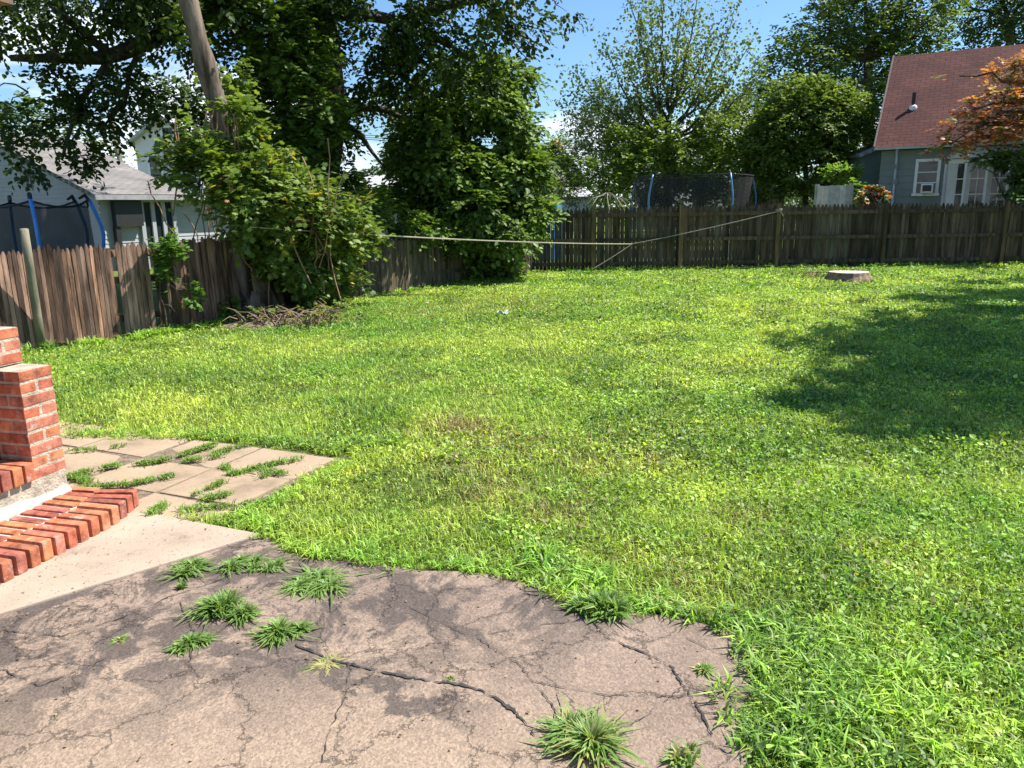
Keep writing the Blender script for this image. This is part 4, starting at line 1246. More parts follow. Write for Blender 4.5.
# lower wing with sloping roof to the left, further back
wing = []
wa = P(857, 200, 26); wb = P(881, 200, 26); z1 = P(857, 155, 26).z; z2 = P(882, 143, 26).z
siding('wing_wall', (wa.x, 26, 0), (wb.x + .25, 25.9, 0), 0, lambda t: z1 + (z2 - z1) * t, M_greensiding, hr, board=.16, nrm=Vector((0, -1, 0)))
siding('wing_wall', (wa.x, 29, 0), (wa.x, 26, 0), 0, lambda t: z1, M_greensiding, hr, board=.16)
uv_roof('wing_roof', [((wa.x - .12, 25.85, z1), (wa.x - .12, 29, z1), (wb.x + .4, 29, z2 + .1), (wb.x + .4, 25.85, z2 + .1))], M_grey_shingle, hr, .08)

# --- left house: grey-white gable wall, tan roof, sliding doors
C = P(97, 193, 22); ce = C.z
hl = empty('grey_gabled_house', (C.x, C.y, 0), 'grey-sided house with tan shingle roof and dark sliding doors beyond left fence', 'house')
lu = Vector((.53, .848, 0)).normalized(); ln = Vector((-lu.y, lu.x, 0))      # lu recedes along the side wall, ln goes left along the gable
B0 = Vector((C.x, C.y, 0))
def LH(a_, b_, z): return B0 + lu * a_ + ln * b_ + Vector((0, 0, z))
slope = .33; half = 5.5; sl = 5.4; slr = 2.7
hzl = ce - .1
siding('gable_wall', LH(0, 2 * half, 0), LH(0, 0, 0), 0, lambda t: hzl + slope * half * (1 - abs(2 * t - 1)), M_greysiding, hl, board=.13)
siding('side_wall', LH(0, 0, 0), LH(sl, 0, 0), 0, lambda t: hzl, M_offwhite, hl, board=.13)
rz_ = ce + slope * (half + .3)
uv_roof('roof', [(LH(-.3, -.35, ce - .03), LH(slr, -.35, ce - .03), LH(slr, half, rz_), LH(-.3, half, rz_)),
                 (LH(slr, 2 * half + .35, ce - .03), LH(-.3, 2 * half + .35, ce - .03), LH(-.3, half + .01, rz_), LH(slr, half + .01, rz_))], M_tan_shingle, hl)
mb = MB(); mb.bar(LH(-.3, -.38, ce - .12), LH(slr, -.38, ce - .12), .08, .14); mb.build('fascia', simple('fascia_shade_grey', (.30, .30, .31), .6), hl)  # white fascia toned grey, with the overhang's shade put into the colour
mb = MB(); mb.box(LH((slr + sl) / 2 + .1, .6, ce - .14), (sl - slr + .2, 2.2, .10), M=Matrix((lu, ln, Vector((0, 0, 1)))).transposed()); mb.build('porch_roof', simple('porch_grey', (.33, .33, .34), .6), hl)
# gable vent
gv = MB(); gv.box(LH(-.03, 3.6, hzl + .55), (.5, .06, .4), M=Matrix((ln, lu, Vector((0, 0, 1)))).transposed()); gv.build('gable_vent', simple('vent_grey', (.2, .2, .21), .7), hl)
def on_side(px, py):
    dv = Vector(ray(px, py)); nrm_ = ln; return o_ + dv * ((B0 - o_).dot(nrm_) / dv.dot(nrm_))
s0 = (on_side(141, 220) - B0).dot(lu); s1 = (on_side(173, 220) - B0).dot(lu)
zt_ = ce - .25
sd = MB()
Ms = Matrix((lu, ln, Vector((0, 0, 1)))).transposed()
def sidebox(mb, u0, u1, z0_, z1_, off_, th): mb.box(LH((u0 + u1) / 2, -off_, (z0_ + z1_) / 2), (u1 - u0, th, z1_ - z0_), M=Ms)
sidebox(sd, s0 - .08, s1 + .08, zt_, zt_ + .1, .06, .1)
for k_ in range(4):
    uu = s0 + (s1 - s0) * k_ / 3; sidebox(sd, uu - .06, uu + .06, 0, zt_, .06, .1)
sdo = sd.build('sliding_door', M_offwhite, hl)
sg = MB(); sidebox(sg, s0, s1, .05, zt_, .035, .02); sg.build('pane', M_glass, sdo)
b0 = (on_side(112, 220) - B0).dot(lu); b1 = (on_side(139, 220) - B0).dot(lu)
bk = MB(); sidebox(bk, b0, b1, 1.25, zt_ + .05, .12, .2); bk.build('awning', M_dark, hl)
bk = MB(); sidebox(bk, b0 - .02, b0 + .12, 0, 1.25, .1, .16); bk.build('support_post', M_dark, hl)

# --- white two-storey house behind
W0 = P(165, 200, 40)
hw = empty('white_two_storey_house', (W0.x, 40, 0), 'pale two-storey house with grey attic gable and narrow window seen through branches', 'house')
xl = P(138, 170, 40).x; xr = P(200, 170, 40).x; ze = P(142, 141, 40).z; zp = P(168, 118, 40).z; xm = (xl + xr) / 2
siding('wall', (xl, 40, 0), (xr, 40, 0), 0, lambda t: ze + (zp - ze) * (1 - abs(2 * t - 1)), simple('lilac_siding', (.70, .66, .70), .6, var=.04), hw, board=.16)
siding('wall', (xr, 40, 0), (xr, 47, 0), 0, lambda t: ze, M_offwhite, hw, board=.16)
uv_roof('roof', [((xr + .3, 39.6, ze - .1), (xr + .3, 47, ze - .1), (xm, 47, zp + .15), (xm, 39.6, zp + .15)),
                 ((xl - .3, 47, ze - .1), (xl - .3, 39.6, ze - .1), (xm - .01, 39.6, zp + .15), (xm - .01, 47, zp + .15))], M_grey_shingle, hw)
window(hw, P(156, 168, 40) + Vector((0, 0, 0)), (1, 0, 0), .55, 1.2, 1, 2, .1, .05)
window(hw, P(168, 133, 40), (1, 0, 0), .5, .5, 1, 1, .1, .05)

# --- shed/garage seen through the trees
K0 = P(395, 190, 27)
gh = empty('pale_roofed_garage', (K0.x, 27, 0), 'low garage with pale sunlit roof half hidden between the trees behind left fence', 'garage')
xa = P(330, 190, 27).x; xb = P(455, 190, 27).x; zr = P(395, 188, 27).z
siding('wall', (xa, 27, 0), (xb, 27, 0), 0, lambda t: zr - .1, simple('garage_grey', (.30, .32, .33), .7), gh, board=.16)
uv_roof('roof', [((xa - .3, 26.6, zr - .05), (xb + .3, 26.6, zr - .05), (xb + .3, 30, zr + .55), (xa - .3, 30, zr + .55))], M_grey_shingle, gh)
siding('dormer', (P(412, 200, 26.4).x, 26.4, 0), (P(446, 200, 26.4).x, 26.4, 0), 0, lambda t: zr - .3 + .5 * (1 - abs(2 * t - 1)), M_offwhite, gh, board=.16)
window(gh, P(428, 196, 26.35), (1, 0, 0), .35, .3, 1, 1, .06, .05)

# --- distant house with peach wall and white roof edge
D0 = P(565, 200, 55)
dh = empty('distant_peach_house', (D0.x, 55, 0), 'distant peach-walled house with white roof edge glimpsed between shrubs', 'house')
xa = P(528, 200, 55).x; xb = P(566, 200, 55).x; za = P(550, 196, 55).z
siding('wall', (xa, 55, 0), (xb, 55, 0), 0, lambda t: za + 1.0, simple('peach_wall', (.62, .45, .40), .7), dh, board=.2)
uv_roof('roof', [((xa - .3, 54.6, za + .9), (xb + .3, 54.6, za + .9), (xb - 1, 58, za + 2.5), (xa + 1, 58, za + 2.5))], M_tan_shingle, dh)
xc = P(592, 200, 53).x; xb2 = P(560, 200, 53).x
siding('wing_wall', (xb2, 53, 0), (xc, 53, 0), 0, lambda t: za - .1, simple('grey_wall', (.30, .33, .36), .7), dh, board=.2)
uv_roof('wing_roof', [((xb2, 52.6, za - .1), (xc + .2, 52.6, za - .1), (xc - .2, 56, za + .6), (xb2, 56, za + .6))], simple_white if False else M_grey_shingle, dh)

# --- utility pole and wires
u0 = P(122, 170, 45); u1 = P(110, 112, 45)
up_ = empty('utility_pole', (u0.x, 45, 0), 'grey wooden utility pole with crossarm between the two left houses', 'utility pole')
ud_ = (u1 - u0) / (u1.z - u0.z)
mb = MB(); mb.tube([u0 - ud_ * u0.z, u1 + ud_ * .1], [.17, .13], 10); mb.build('pole', M_wood_pole, up_, smooth=True)
cz = P(112, 117, 45)
mb = MB(); mb.bar(cz + Vector((-1.0, -.2, -.1)), cz + Vector((1.0, -.2, .1)), .1, .12); mb.build('crossarm', M_wood_pole, up_)
mb = MB()
for q, a_ in ((-.9, .6), (0, .9), (.9, 1.2)):
    s = cz + Vector((q, -.2, .1 + q * .1))
    mb.tube(sag(s, s + Vector((-30, 4, -.5)), a_), .018, 4); mb.tube(sag(s, s + Vector((40, 8, -1)), a_), .018, 4)
mb.build('wires', M_black, up_)

#@@YARDOBJ
# ------------------------------------------------------------------ trampolines
def trampoline(name, label, cx, cy, R0, npole, a0, ztop, zmat, pole_mat, lean, pr=.03, net_r=.9, curve=.25, sagz=.12, skip=()):
    root = empty(name, (cx, cy, 0), label, 'trampoline', None)
    ring = MB()
    pts = [(cx + R0 * math.cos(2 * PI * i / 28), cy + R0 * math.sin(2 * PI * i / 28), zmat) for i in range(29)]
    ring.tube(pts, .035, 8, cap=False); ring.build('ring', pole_mat, root, smooth=True)
    bed = MB(); m = 28
    bed.add([(cx, cy, zmat - .02)] + [(p[0], p[1], zmat - .01) for p in pts[:-1]], [(0, 1 + i, 1 + (i + 1) % m) for i in range(m)])
    bed.build('bed', M_black, root)
    for i in range(0, npole):
        a_ = a0 + 2 * PI * i / npole
        c_, s__ = math.cos(a_), math.sin(a_)
        lg = MB(); lg.tube([(cx + R0 * c_, cy + R0 * s__, zmat), (cx + (R0 + .05) * c_, cy + (R0 + .05) * s__, 0)], .03, 8)
        lg.build('leg', M_metal, root)
        if i in skip: continue
        pl = MB()
        path = []
        for t in [k_ / 8 for k_ in range(9)]:
            rr2 = R0 + .05 + curve * math.sin(t * PI * .55) - (curve + .12) * max(0, t - .55) / .45 * .8
            path.append((cx + rr2 * c_, cy + rr2 * s__, zmat + (ztop - zmat) * t))
        pl.tube(path, pr, 8); po_ = pl.build('pole', pole_mat, root, smooth=True)
        cp_ = MB(); e = Vector(path[-1]); cp_.tube([e - Vector((0, 0, .03)), e + Vector((-.06 * c_, -.06 * s__, .08)), e + Vector((-.16 * c_, -.16 * s__, .02))], [.03, .035, .02], 7); cp_.build('cap', M_black, po_)
    nt_ = MB(); m = npole * 6
    vs = []
    for lv in range(5):
        t = lv / 4
        for i in range(m):
            a_ = a0 + 2 * PI * i / m
            fr = (i % 6) / 6
            sg_ = 4 * fr * (1 - fr)
            rr2 = (R0 * net_r) * (1 - .04 * sg_ * t) + lean * t
            vs.append((cx + rr2 * math.cos(a_), cy + rr2 * math.sin(a_), zmat + (ztop - .02 - sagz * sg_ - zmat) * t))
    fs = [(l_ * m + i, l_ * m + (i + 1) % m, (l_ + 1) * m + (i + 1) % m, (l_ + 1) * m + i) for l_ in range(4) for i in range(m)]
    nt_.add(vs, fs); nt_.build('net', M_net, root)
    hem = MB(); top = [Vector(v) for v in vs[4 * m:]]; hem.tube(top + [top[0]], .018, 5, cap=False); hem.build('net_hem', pole_mat if name == '' else M_black, root)
    return root
trampoline('trampoline', 'small trampoline with blue poles and black net just beyond the left stockade fence', -8.13, 13.0, 1.1, 6, R_(-50), 1.84, .7, M_blue, .0, pr=.030, net_r=.93, curve=.10, sagz=.10)
ct = P(692, 200, 26.5)
trampoline('trampoline', 'large netted trampoline with blue-grey poles behind the middle of back fence', ct.x, 26.5, 2.05, 5, R_(-141), P(690, 174, 25).z, .9, simple('blue_grey_paint', (.10, .24, .42), .4), .18, pr=.03, curve=.15, sagz=.03)

# far plank fences beyond the back fence
def plank_run(name, label, p0, p1, h, mat, wv=.14, tint=(.4, .7)):
    root = empty(name, ((p0[0] + p1[0]) / 2, (p0[1] + p1[1]) / 2, 0), label, 'fence')
    panel(p0, p1, h, h, wv, parent=root, mat=mat, tint=tint, point=.01, jit=.01, name='plank_panel')
    for q in (p0, p1):
        mb = MB(); mb.bar((q[0], q[1] + .06, 0), (q[0], q[1] + .06, h + .05), .1); mb.build('post', mat, root)
    return root
M_pinkwood = simple('pinkish_wood', (.45, .36, .31), .85, var=.2, tint=True)
M_lightgrey = simple('light_grey_wood', (.40, .39, .36), .85, var=.2, tint=True)
plank_run('plank_fence', 'sunlit pinkish plank fence between the large trampoline and dark tree', (P(738, 200, 28).x, 28), (P(783, 200, 28).x, 28), P(760, 189, 28).z, M_pinkwood)
plank_run('plank_fence', 'pale grey plank fence section left of the blue-green house', (P(817, 200, 23.5).x, 23.5), (P(851, 200, 23).x, 23.0), P(830, 185.5, 23.3).z, M_lightgrey)
# dome of bent pale rods (dried plant frame)
c = P(606, 212, 24); dm = MB(); rdm = random.Random(8)
for i in range(5):
    a_ = i * PI / 5 + .3; rx = 1.0 * rdm.uniform(.85, 1.1)
    pts = [(c.x + rx * math.cos(t) * math.cos(a_) + rdm.uniform(-.02, .02), 24 + rx * math.cos(t) * math.sin(a_), 1.0 + 1.02 * math.sin(t) * rdm.uniform(.94, 1.04)) for t in [PI * k_ / 12 for k_ in range(13)]]
    dm.tube([(pts[0][0], pts[0][1], 0)] + pts + [(pts[-1][0], pts[-1][1], 0)], .014, 5)
tag(dm.build('garden_dome', simple('bleached_rod', (.26, .23, .17), .8)), 'dome of pale bent rods rising just above the back fence', 'garden frame')
# blue pool wall
pc = P(532, 205, 24)
pool = empty('garden_pool', (pc.x, 24.6, 0), 'blue above-ground pool wall with white post beyond the fence corner', 'pool')
mb = MB(); m = 36; R1 = .9
vs = [(pc.x + R1 * math.cos(2 * PI * i / m), 24.6 + R1 * math.sin(2 * PI * i / m), z) for z in (0, 1.66) for i in range(m)]
mb.add(vs, [(i, (i + 1) % m, m + (i + 1) % m, m + i) for i in range(m)]); mb.build('wall', M_blue, pool)
for k_ in range(6):
    a_ = -PI / 2 + .6 + k_ * PI / 3; mb = MB(); mb.bar((pc.x + (R1 + .04) * math.cos(a_), 24.6 + (R1 + .04) * math.sin(a_), 0), (pc.x + (R1 + .04) * math.cos(a_), 24.6 + (R1 + .04) * math.sin(a_), 1.70), .07); mb.build('post', M_white, pool)

#@@TREES
# ------------------------------------------------------------------ trees
GD, GLt = (.035, .070, .014), (.12, .19, .032)      # generic dark / light leaf
# leaning trunk covered in vines
vt = empty('vine_covered_tree', G(256, 316), 'leaning pale-barked tree wrapped in leafy vines at the left fence', 'tree')
mb = MB()
pts = [G(262, 322), P(258, 300, 12.3), P(250, 262, 12.2), P(243, 215, 12.1), P(235, 165, 12.0), P(221, 115, 11.9), P(204, 60, 11.8), P(188, 0, 11.7), P(168, -80, 11.6), P(150, -160, 11.5)]
pts[0] = Vector((pts[1].x + .03, pts[1].y - .06, -.12))
mb.tube([q for p0, p1 in zip(pts[:-1], pts[1:]) for q in (p0, p0.lerp(p1, .33), p0.lerp(p1, .66))] + [pts[-1]], [x * (1 + .09 * math.sin(i * 1.9) + .05 * math.sin(i * 4.3)) for i, x in enumerate(np.interp(np.linspace(0, 9, 28), range(10), [.40, .30, .25, .22, .19, .165, .14, .125, .11, .09]))], 16)
rv = random.Random(31)
for a_ in range(7):   # buttress roots
    an = a_ * 2 * PI / 7 + .3; s = Vector((pts[1].x, pts[1].y, .35)) + Vector((math.cos(an) * .25, math.sin(an) * .25, 0))
    e = Vector((pts[0].x, pts[0].y, -.03)) + Vector((math.cos(an) * rv.uniform(.45, .8), math.sin(an) * .4, 0))
    mb.tube(bez(s, (s + e) / 2 + Vector((0, 0, -.1)), e, 5), [.13, .12, .10, .07, .05, .02], 8)
mb.build('trunk', M_bark_pale, vt, smooth=True)
vl = [lobe(226, 148, 11.6, .42, .42, .5), lobe(215, 175, 11.4, .45, .45, .35), lobe(255, 188, 11.3, .55, .5, .45), lobe(290, 215, 11.7, .65, .5, .42), lobe(165, 172, 11.3, .38, .25, .12), lobe(185, 160, 11.4, .35, .3, .2),
      lobe(325, 245, 12.4, .62, .5, .5), lobe(285, 258, 11.9, .55, .4, .5), lobe(244, 118, 11.7, .26, .28, .3), lobe(335, 212, 12.3, .55, .5, .35), lobe(312, 285, 12.5, .5, .35, .3), lobe(240, 215, 11.3, .4, .35, .35), lobe(268, 150, 11.9, .34, .35, .42), lobe(340, 285, 13.2, .35, .35, .4), lobe(292, 182, 12, .42, .4, .3), lobe(240, 240, 11.7, .14, .15, .25), lobe(360, 235, 12.9, .4, .35, .2), lobe(228, 72, 12.1, .22, .2, .3), lobe(185, 30, 12.0, .14, .14, .3), lobe(208, 130, 11.5, .3, .3, .25)]
foliage('vine_leaves', vt, vl, 1050, 17, .088, .12, (.045, .09, .016), (.25, .34, .07), templ=T_LOBED, seed=3, accent=[((.55, .42, .05), .015), ((.30, .18, .08), .012)], shell=.35, gap=.38, gaps=.3, upw=.6)
vs_, cp_ = [], []
mb = MB()
for i in range(30):   # bare vine stems on and round the trunk
    x0 = rv.uniform(185, 345); y0 = rv.uniform(240, 318); Yd = 11.9 + rv.uniform(-.5, .8)
    s = P(x0, y0, Yd); e = P(x0 + rv.uniform(-50, 20), y0 - rv.uniform(50, 130), Yd + rv.uniform(-.3, .3))
    mb.tube(wob(bez(s, (s + e) / 2 + Vector((rv.uniform(-.3, .3), 0, 0)), e, 6), .04, rv), .010, 4)
for i in range(18):
    x0 = rv.uniform(175, 240); y0 = rv.uniform(105, 140)
    s = P(x0, y0, 11.5); e = s + Vector((rv.uniform(-.3, .1), 0, -rv.uniform(.5, 1.2)))
    mb.tube(wob(bez(s, (s + e) / 2, e, 5), .05, rv), .012, 4)
mb.build('vine_stems', simple('dry_vine', (.30, .18, .10), .9), vt)

# leafy maple between the vine tree and the oak, its lit leaves filling the gap above the vines
ml = [lobe(*q) for q in ((285, 60, 14.0, .7, .7, .5), (305, 110, 14.2, .8, .7, .5), (265, 30, 13.8, .6, .6, .45), (250, 85, 13.6, .45, .5, .35), (320, 185, 14.6, .8, .6, .35), (290, 155, 14.0, .5, .5, .4), (350, 205, 15, .6, .5, .3), (240, 10, 13.5, .5, .5, .4), (275, 128, 13.8, .35, .35, .25), (310, 20, 14.2, .6, .6, .4), (350, 232, 14.4, .55, .4, .25))]
mbb = P(322, 280, 15.2); mbb.z = 0
make_tree('maple_tree', 'mid-green leafy tree rising behind the vine-covered tree in front of the dark trunk', 'tree', mbb, P(305, 70, 14.3), .13, .06, ml, 850, 18, .10, .13, (.030, .065, .012), (.15, .24, .04), seed=33, ntwig=90, trad=.012, templ=T_LOBED, shell=.3, gap=.42, gaps=.4, droop=.3)
# oak: trunk in the shade behind, crown over the whole left
ob = P(318, 260, 17.5); ob.z = 0
oak_lobes = []
for (px, py, Y, rx, ry, rz) in (
    (20, 15, 13, 1.2, 1.2, .5), (90, 12, 14, 1.2, 1.2, .5), (28, 92, 13, .9, 1, .45), (75, 122, 13.5, 1.0, 1, .5), (60, 162, 13, .6, .6, .35), (130, 90, 14, 1.1, 1.1, .6), (8, 150, 12.5, .6, .6, .5),
    (165, 75, 15, .9, 1, .5), (178, 115, 14.5, .7, .8, .45), (105, 75, 13.5, .6, .7, .3), (150, 2, 14, 1.2, 1.2, .45), (60, 55, 13, .5, .6, .25), (95, 165, 13.2, .3, .3, .35), (118, 150, 13.4, .35, .35, .25),
    (260, 30, 15.5, 1.8, 1.5, 1.2), (250, 90, 15.5, 1.3, 1.3, 1.0), (320, 60, 15.5, 1.7, 1.5, 1.1), (310, 130, 16, 1.2, 1.2, .9), (380, 20, 15.5, 1.7, 1.5, .8), (390, 75, 17, 1.3, 1.3, .9),
    (440, 60, 16, 1.4, 1.3, .9), (450, 10, 16, 1.4, 1.3, .7), (500, 20, 15.5, 1.0, 1.0, .55), (550, -5, 15.5, 1.0, 1.0, .35), (400, 130, 18, 1.1, 1.1, .8), (350, -30, 15, 2, 2, 1.2), (230, -30, 14, 2, 1.8, 1.2), (110, -40, 13, 2, 1.8, 1), (470, -50, 15, 2, 2, 1.0), (330, 175, 16.8, .8, .8, .5), (290, 180, 16, .9, .8, .7),
    (350, -200, 18, 4, 4, 2.5), (150, -200, 17, 3.5, 3.5, 2.3), (250, -350, 20, 4, 4, 3)):
    oak_lobes.append(lobe(px, py, Y, rx, ry, rz))
rr = random.Random(41)
oak = empty('oak_tree', ob, 'huge spreading shade tree with dark drooping leaves filling the upper left', 'tree')
mb = MB()
ot = [ob - Vector((0, 0, .1)), P(318, 220, 17.5), P(322, 150, 17.4), P(325, 90, 17.2), P(318, 20, 17), P(305, -60, 17)]
mb.tube(ot, [.75, .5, .45, .42, .38, .3], 14)
def limb(pix, r0, r1):
    pts = [P(*p) for p in pix]
    sm = []
    for i in range(len(pts) - 1):
        for j in range(4):
            t = j / 4
            p0 = pts[max(i - 1, 0)]; p1 = pts[i]; p2 = pts[i + 1]; p3 = pts[min(i + 2, len(pts) - 1)]
            sm.append(.5 * ((2 * p1) + (p2 - p0) * t + (2 * p0 - 5 * p1 + 4 * p2 - p3) * t * t + (-p0 + 3 * p1 - 3 * p2 + p3) * t ** 3))
    sm.append(pts[-1]); n_ = len(sm)
    mb.tube(sm, [r0 + (r1 - r0) * i / (n_ - 1) for i in range(n_)], 8)
    return sm
JO = []
JO += limb([(320, 70, 17.3), (260, 5, 16), (215, 5, 15.2), (160, 35, 14.5), (110, 56, 14), (60, 58, 13.5), (10, 58, 13.2)], .26, .05)
JO += limb([(112, 58, 14), (85, 95, 13.8), (70, 130, 13.5), (62, 160, 13.2)], .07, .02)
JO += limb([(150, 40, 14.4), (130, 70, 14.2), (125, 100, 14), (100, 130, 13.8)], .06, .02)
JO += limb([(110, 55, 14), (80, 30, 13.5), (50, 5, 13)], .08, .04)
JO += limb([(60, 58, 13.5), (50, 40, 13.3), (35, 25, 13.2)], .04, .02)
JO += limb([(322, 130, 17.4), (340, 140, 17.2), (345, 118, 17.2), (362, 108, 17.2), (390, 112, 17.3), (420, 128, 17.5)], .15, .04)
JO += limb([(345, 125, 17.2), (360, 135, 17), (372, 152, 17), (385, 168, 17)], .08, .02)
JO += limb([(325, 60, 17.2), (310, 20, 16.6), (350, 14, 16.2), (400, 22, 16), (440, 40, 15.8), (470, 60, 15.7)], .20, .04)
JO += limb([(400, 22, 16), (430, 10, 15.8), (480, 0, 15.6), (530, -8, 15.5)], .10, .03)
JO += limb([(480, 0, 15.6), (505, 25, 15.5), (530, 40, 15.5), (548, 48, 15.5)], .035, .01)
JO += limb([(505, 25, 15.5), (515, 45, 15.5), (530, 62, 15.5)], .02, .006)
JO += limb([(505, 22, 15.5), (535, 28, 15.4), (565, 36, 15.4)], .015, .005)
limbs(mb, ot[-1], [l_[:3] for l_ in oak_lobes[-3:]], .2, .05, rr)
o1, cpo = foliage('crown', oak, oak_lobes, 6200, 19, .095, .14, (.018, .038, .010), (.085, .135, .028), seed=5, shell=.15, gap=.46, gaps=.62, upw=.5, droop=.8, flat=.7)
twigs(mb, JO + [Vector(l_[:3]) for l_ in oak_lobes], cpo, 520, .016, rr)
mb.build('trunk', M_bark, oak, smooth=True)

# bushy tree with drooping long leaves beside the fence corner
bt_l = []
for (px, py, Y, rx, ry, rz) in ((432, 128, 17.3, .75, .8, .45), (482, 98, 17.8, .75, .8, .45), (512, 128, 18, .65, .7, .45), (415, 158, 17.3, .5, .6, .3), (450, 165, 17.0, .8, .7, .45), (505, 172, 17.6, .75, .7, .4), (528, 165, 17.8, .45, .5, .3), (530, 212, 17.6, .5, .6, .35), (470, 205, 16.9, .75, .6, .4), (508, 232, 16.9, .6, .5, .3), (472, 68, 18.2, .65, .7, .4), (505, 78, 18.4, .7, .7, .45), (455, 260, 17.6, .8, .5, .45), (500, 265, 18.0, .5, .4, .3), (445, 150, 18.9, 1.3, 1, 1.2), (490, 200, 18.6, 1.2, .9, 1.0), (420, 195, 17.9, .8, .7, .5)):
    bt_l.append(lobe(px, py, Y, rx, ry, rz))
bb = P(470, 280, 18.0); bb.z = 0
make_tree('bushy_tree', 'dense dark green bushy tree overhanging the left end of back fence', 'tree', bb, P(468, 130, 18), .16, .08, bt_l, 1900, 24, .12, .15, (.034, .072, .016), (.22, .33, .065), seed=8, ntwig=120, templ=T_LEAF, shell=.3, gap=.38, gaps=.45, droop=.45, upw=.7)
# climbing shrub over the left fence between vine tree and bushy tree
sl_ = [lobe(385, 222, 15.5, .65, .5, .35), lobe(420, 232, 16.2, .6, .5, .3), lobe(370, 205, 15.8, .4, .4, .35), lobe(450, 238, 16.6, .45, .4, .25), lobe(355, 235, 14.8, .35, .3, .25)]
sb = P(395, 280, 16.5); sb.z = 0
make_tree('leafy_shrub', 'bright leafy shrub spilling over the fence top right of the vine tree', 'shrub', sb, P(395, 235, 16.2), .05, .03, sl_, 260, 14, .11, .13, (.06, .12, .02), (.21, .32, .055), seed=12, ntwig=30, trad=.008, templ=T_LEAF, upw=.9)
# ivy on the left fence gap post
iv = [lobe(172, 262, 10.3, .16, .14, .25), lobe(180, 290, 10.4, .2, .12, .25), lobe(168, 245, 10.3, .14, .1, .12), lobe(228, 305, 11.3, .18, .1, .12), lobe(175, 318, 10.4, .12, .1, .12)]
ivb = Vector((-4.72, 10.3, 0))
make_tree('fence_ivy', 'ivy climbing the gap in the left stockade fence', 'ivy', ivb, ivb + Vector((0, 0, .9)), .015, .01, iv, 150, 10, .065, .07, (.06, .13, .02), (.17, .30, .05), seed=14, ntwig=20, trad=.006, templ=T_LOBED)
# twiggy brush heap and mound at the foot of the vine tree
bh = G(312, 326)
brush = empty('brush_heap', bh, 'low dry brush heap with dead twigs and weeds at the foot of the vine tree', 'brush')
mb = MB()
for i in range(90):
    q = bh + Vector((rv.uniform(-1.1, .35), rv.uniform(-.25, .35), rv.uniform(0, .12))); a_ = rv.uniform(0, 6.3)
    e = q + Vector((math.cos(a_) * .3, math.sin(a_) * .25, rv.uniform(.0, .25)))
    mb.tube([q, q.lerp(e, .5) + Vector((0, 0, .05)), e], [.009, .007, .003], 4)
mb.build('twigs', simple('dead_twig', (.22, .15, .10), .9), brush)
foliage('leaves', brush, [(bh.x, bh.y, .12, .3, .25, .15), (bh.x - .5, bh.y + .15, .1, .5, .2, .12), (bh.x + .3, bh.y + .5, .15, .4, .3, .12)], 60, 10, .055, .07, (.08, .14, .03), (.22, .28, .08), seed=15, accent=[((.30, .20, .10), .2)])
mb = MB()
vs = []; m1_, m2_ = 18, 8
mc_ = G(262, 327)
for j in range(m2_ + 1):
    for i in range(m1_):
        a_ = 2 * PI * i / m1_; q = 1 - j / m2_
        vs.append((mc_.x + .95 * q * math.cos(a_) * (1 + .12 * math.sin(3 * a_)), mc_.y + .45 * q * math.sin(a_) + .15, -.03 + .09 * (1 - q * q) + .02 * math.sin(i * 2.3 + j)))
mb.add(vs, [(j * m1_ + i, j * m1_ + (i + 1) % m1_, (j + 1) * m1_ + (i + 1) % m1_, (j + 1) * m1_ + i) for j in range(m2_) for i in range(m1_)])
tag(mb.build('soil_mound', simple('bare_soil', (.20, .145, .10), 1, var=.4, nscale=9, bump=1, bscale=40), None, smooth=True), kind='structure')

# upright pear-like tree behind the fence, centre
rr = random.Random(51)
pb_ = P(668, 240, 30); pb_.z = 0
pear = empty('upright_tree', pb_, 'tall thin-leaved tree with many upright branches behind the large trampoline', 'tree')
mb = MB()
tp = P(668, 120, 30)
mb.tube([pb_ - Vector((0, 0, .1)), pb_.lerp(tp, .5), tp], [.22, .17, .13], 10)
ends = []
for (sx_, sy_, x_, y_, dY) in ((668, 150, 575, 80, 0), (665, 150, 605, 42, 1), (666, 140, 640, 20, -.5), (668, 120, 660, -15, 0), (668, 120, 682, -10, 1), (668, 130, 700, -20, -.6), (670, 140, 735, 5, .5), (670, 150, 750, 45, -.5), (668, 130, 630, -10, .8), (668, 120, 715, 20, 1.5), (668, 150, 590, 120, -1), (668, 155, 745, 100, 1), (668, 140, 648, 0, 1.6), (668, 150, 760, 75, 0), (668, 150, 560, 110, .6), (668, 160, 600, 90, 1.6), (668, 140, 725, 70, -1.4), (668, 130, 690, 40, -1.4), (668, 140, 625, 60, -1.2), (668, 160, 770, 125, 0), (668, 160, 575, 150, 0)):
    s = P(sx_, sy_ - 10, 30); e = P(x_, y_, 30 + dY)
    mid = s.lerp(e, .4) + Vector(((e.x - s.x) * .22, 0, -(e.z - s.z) * .12))
    b_ = wob(bez(s, mid, e, 10), .06, rr)
    mb.tube(b_, [.07 - .006 * i for i in range(11)], 6)
    for i in range(3, 11):
        ends.append((b_[i], (e - s).normalized(), i))
cpts = []
for (p, d, i) in ends:
    for _ in range(7):
        k_ = rr.uniform(.15, .5) * (1.5 - i * .06)
        cpts.append(p + Vector((rr.gauss(0, k_ * .75), rr.gauss(0, k_ * .75), rr.gauss(.1, k_))))
for _ in range(140):
    i0 = rr.choice(ends); c_ = rr.choice(cpts)
    if (i0[0] - c_).length < 1.5: mb.tube([i0[0], (i0[0] + c_) / 2 + Vector((0, 0, .1)), c_], [.02, .015, .006], 4)
mb.build('trunk', M_bark, pear, smooth=True)
rp_ = np.random.default_rng(61)
cp_ = np.array([list(c_) for c_ in cpts]); per = 10; m = len(cp_)
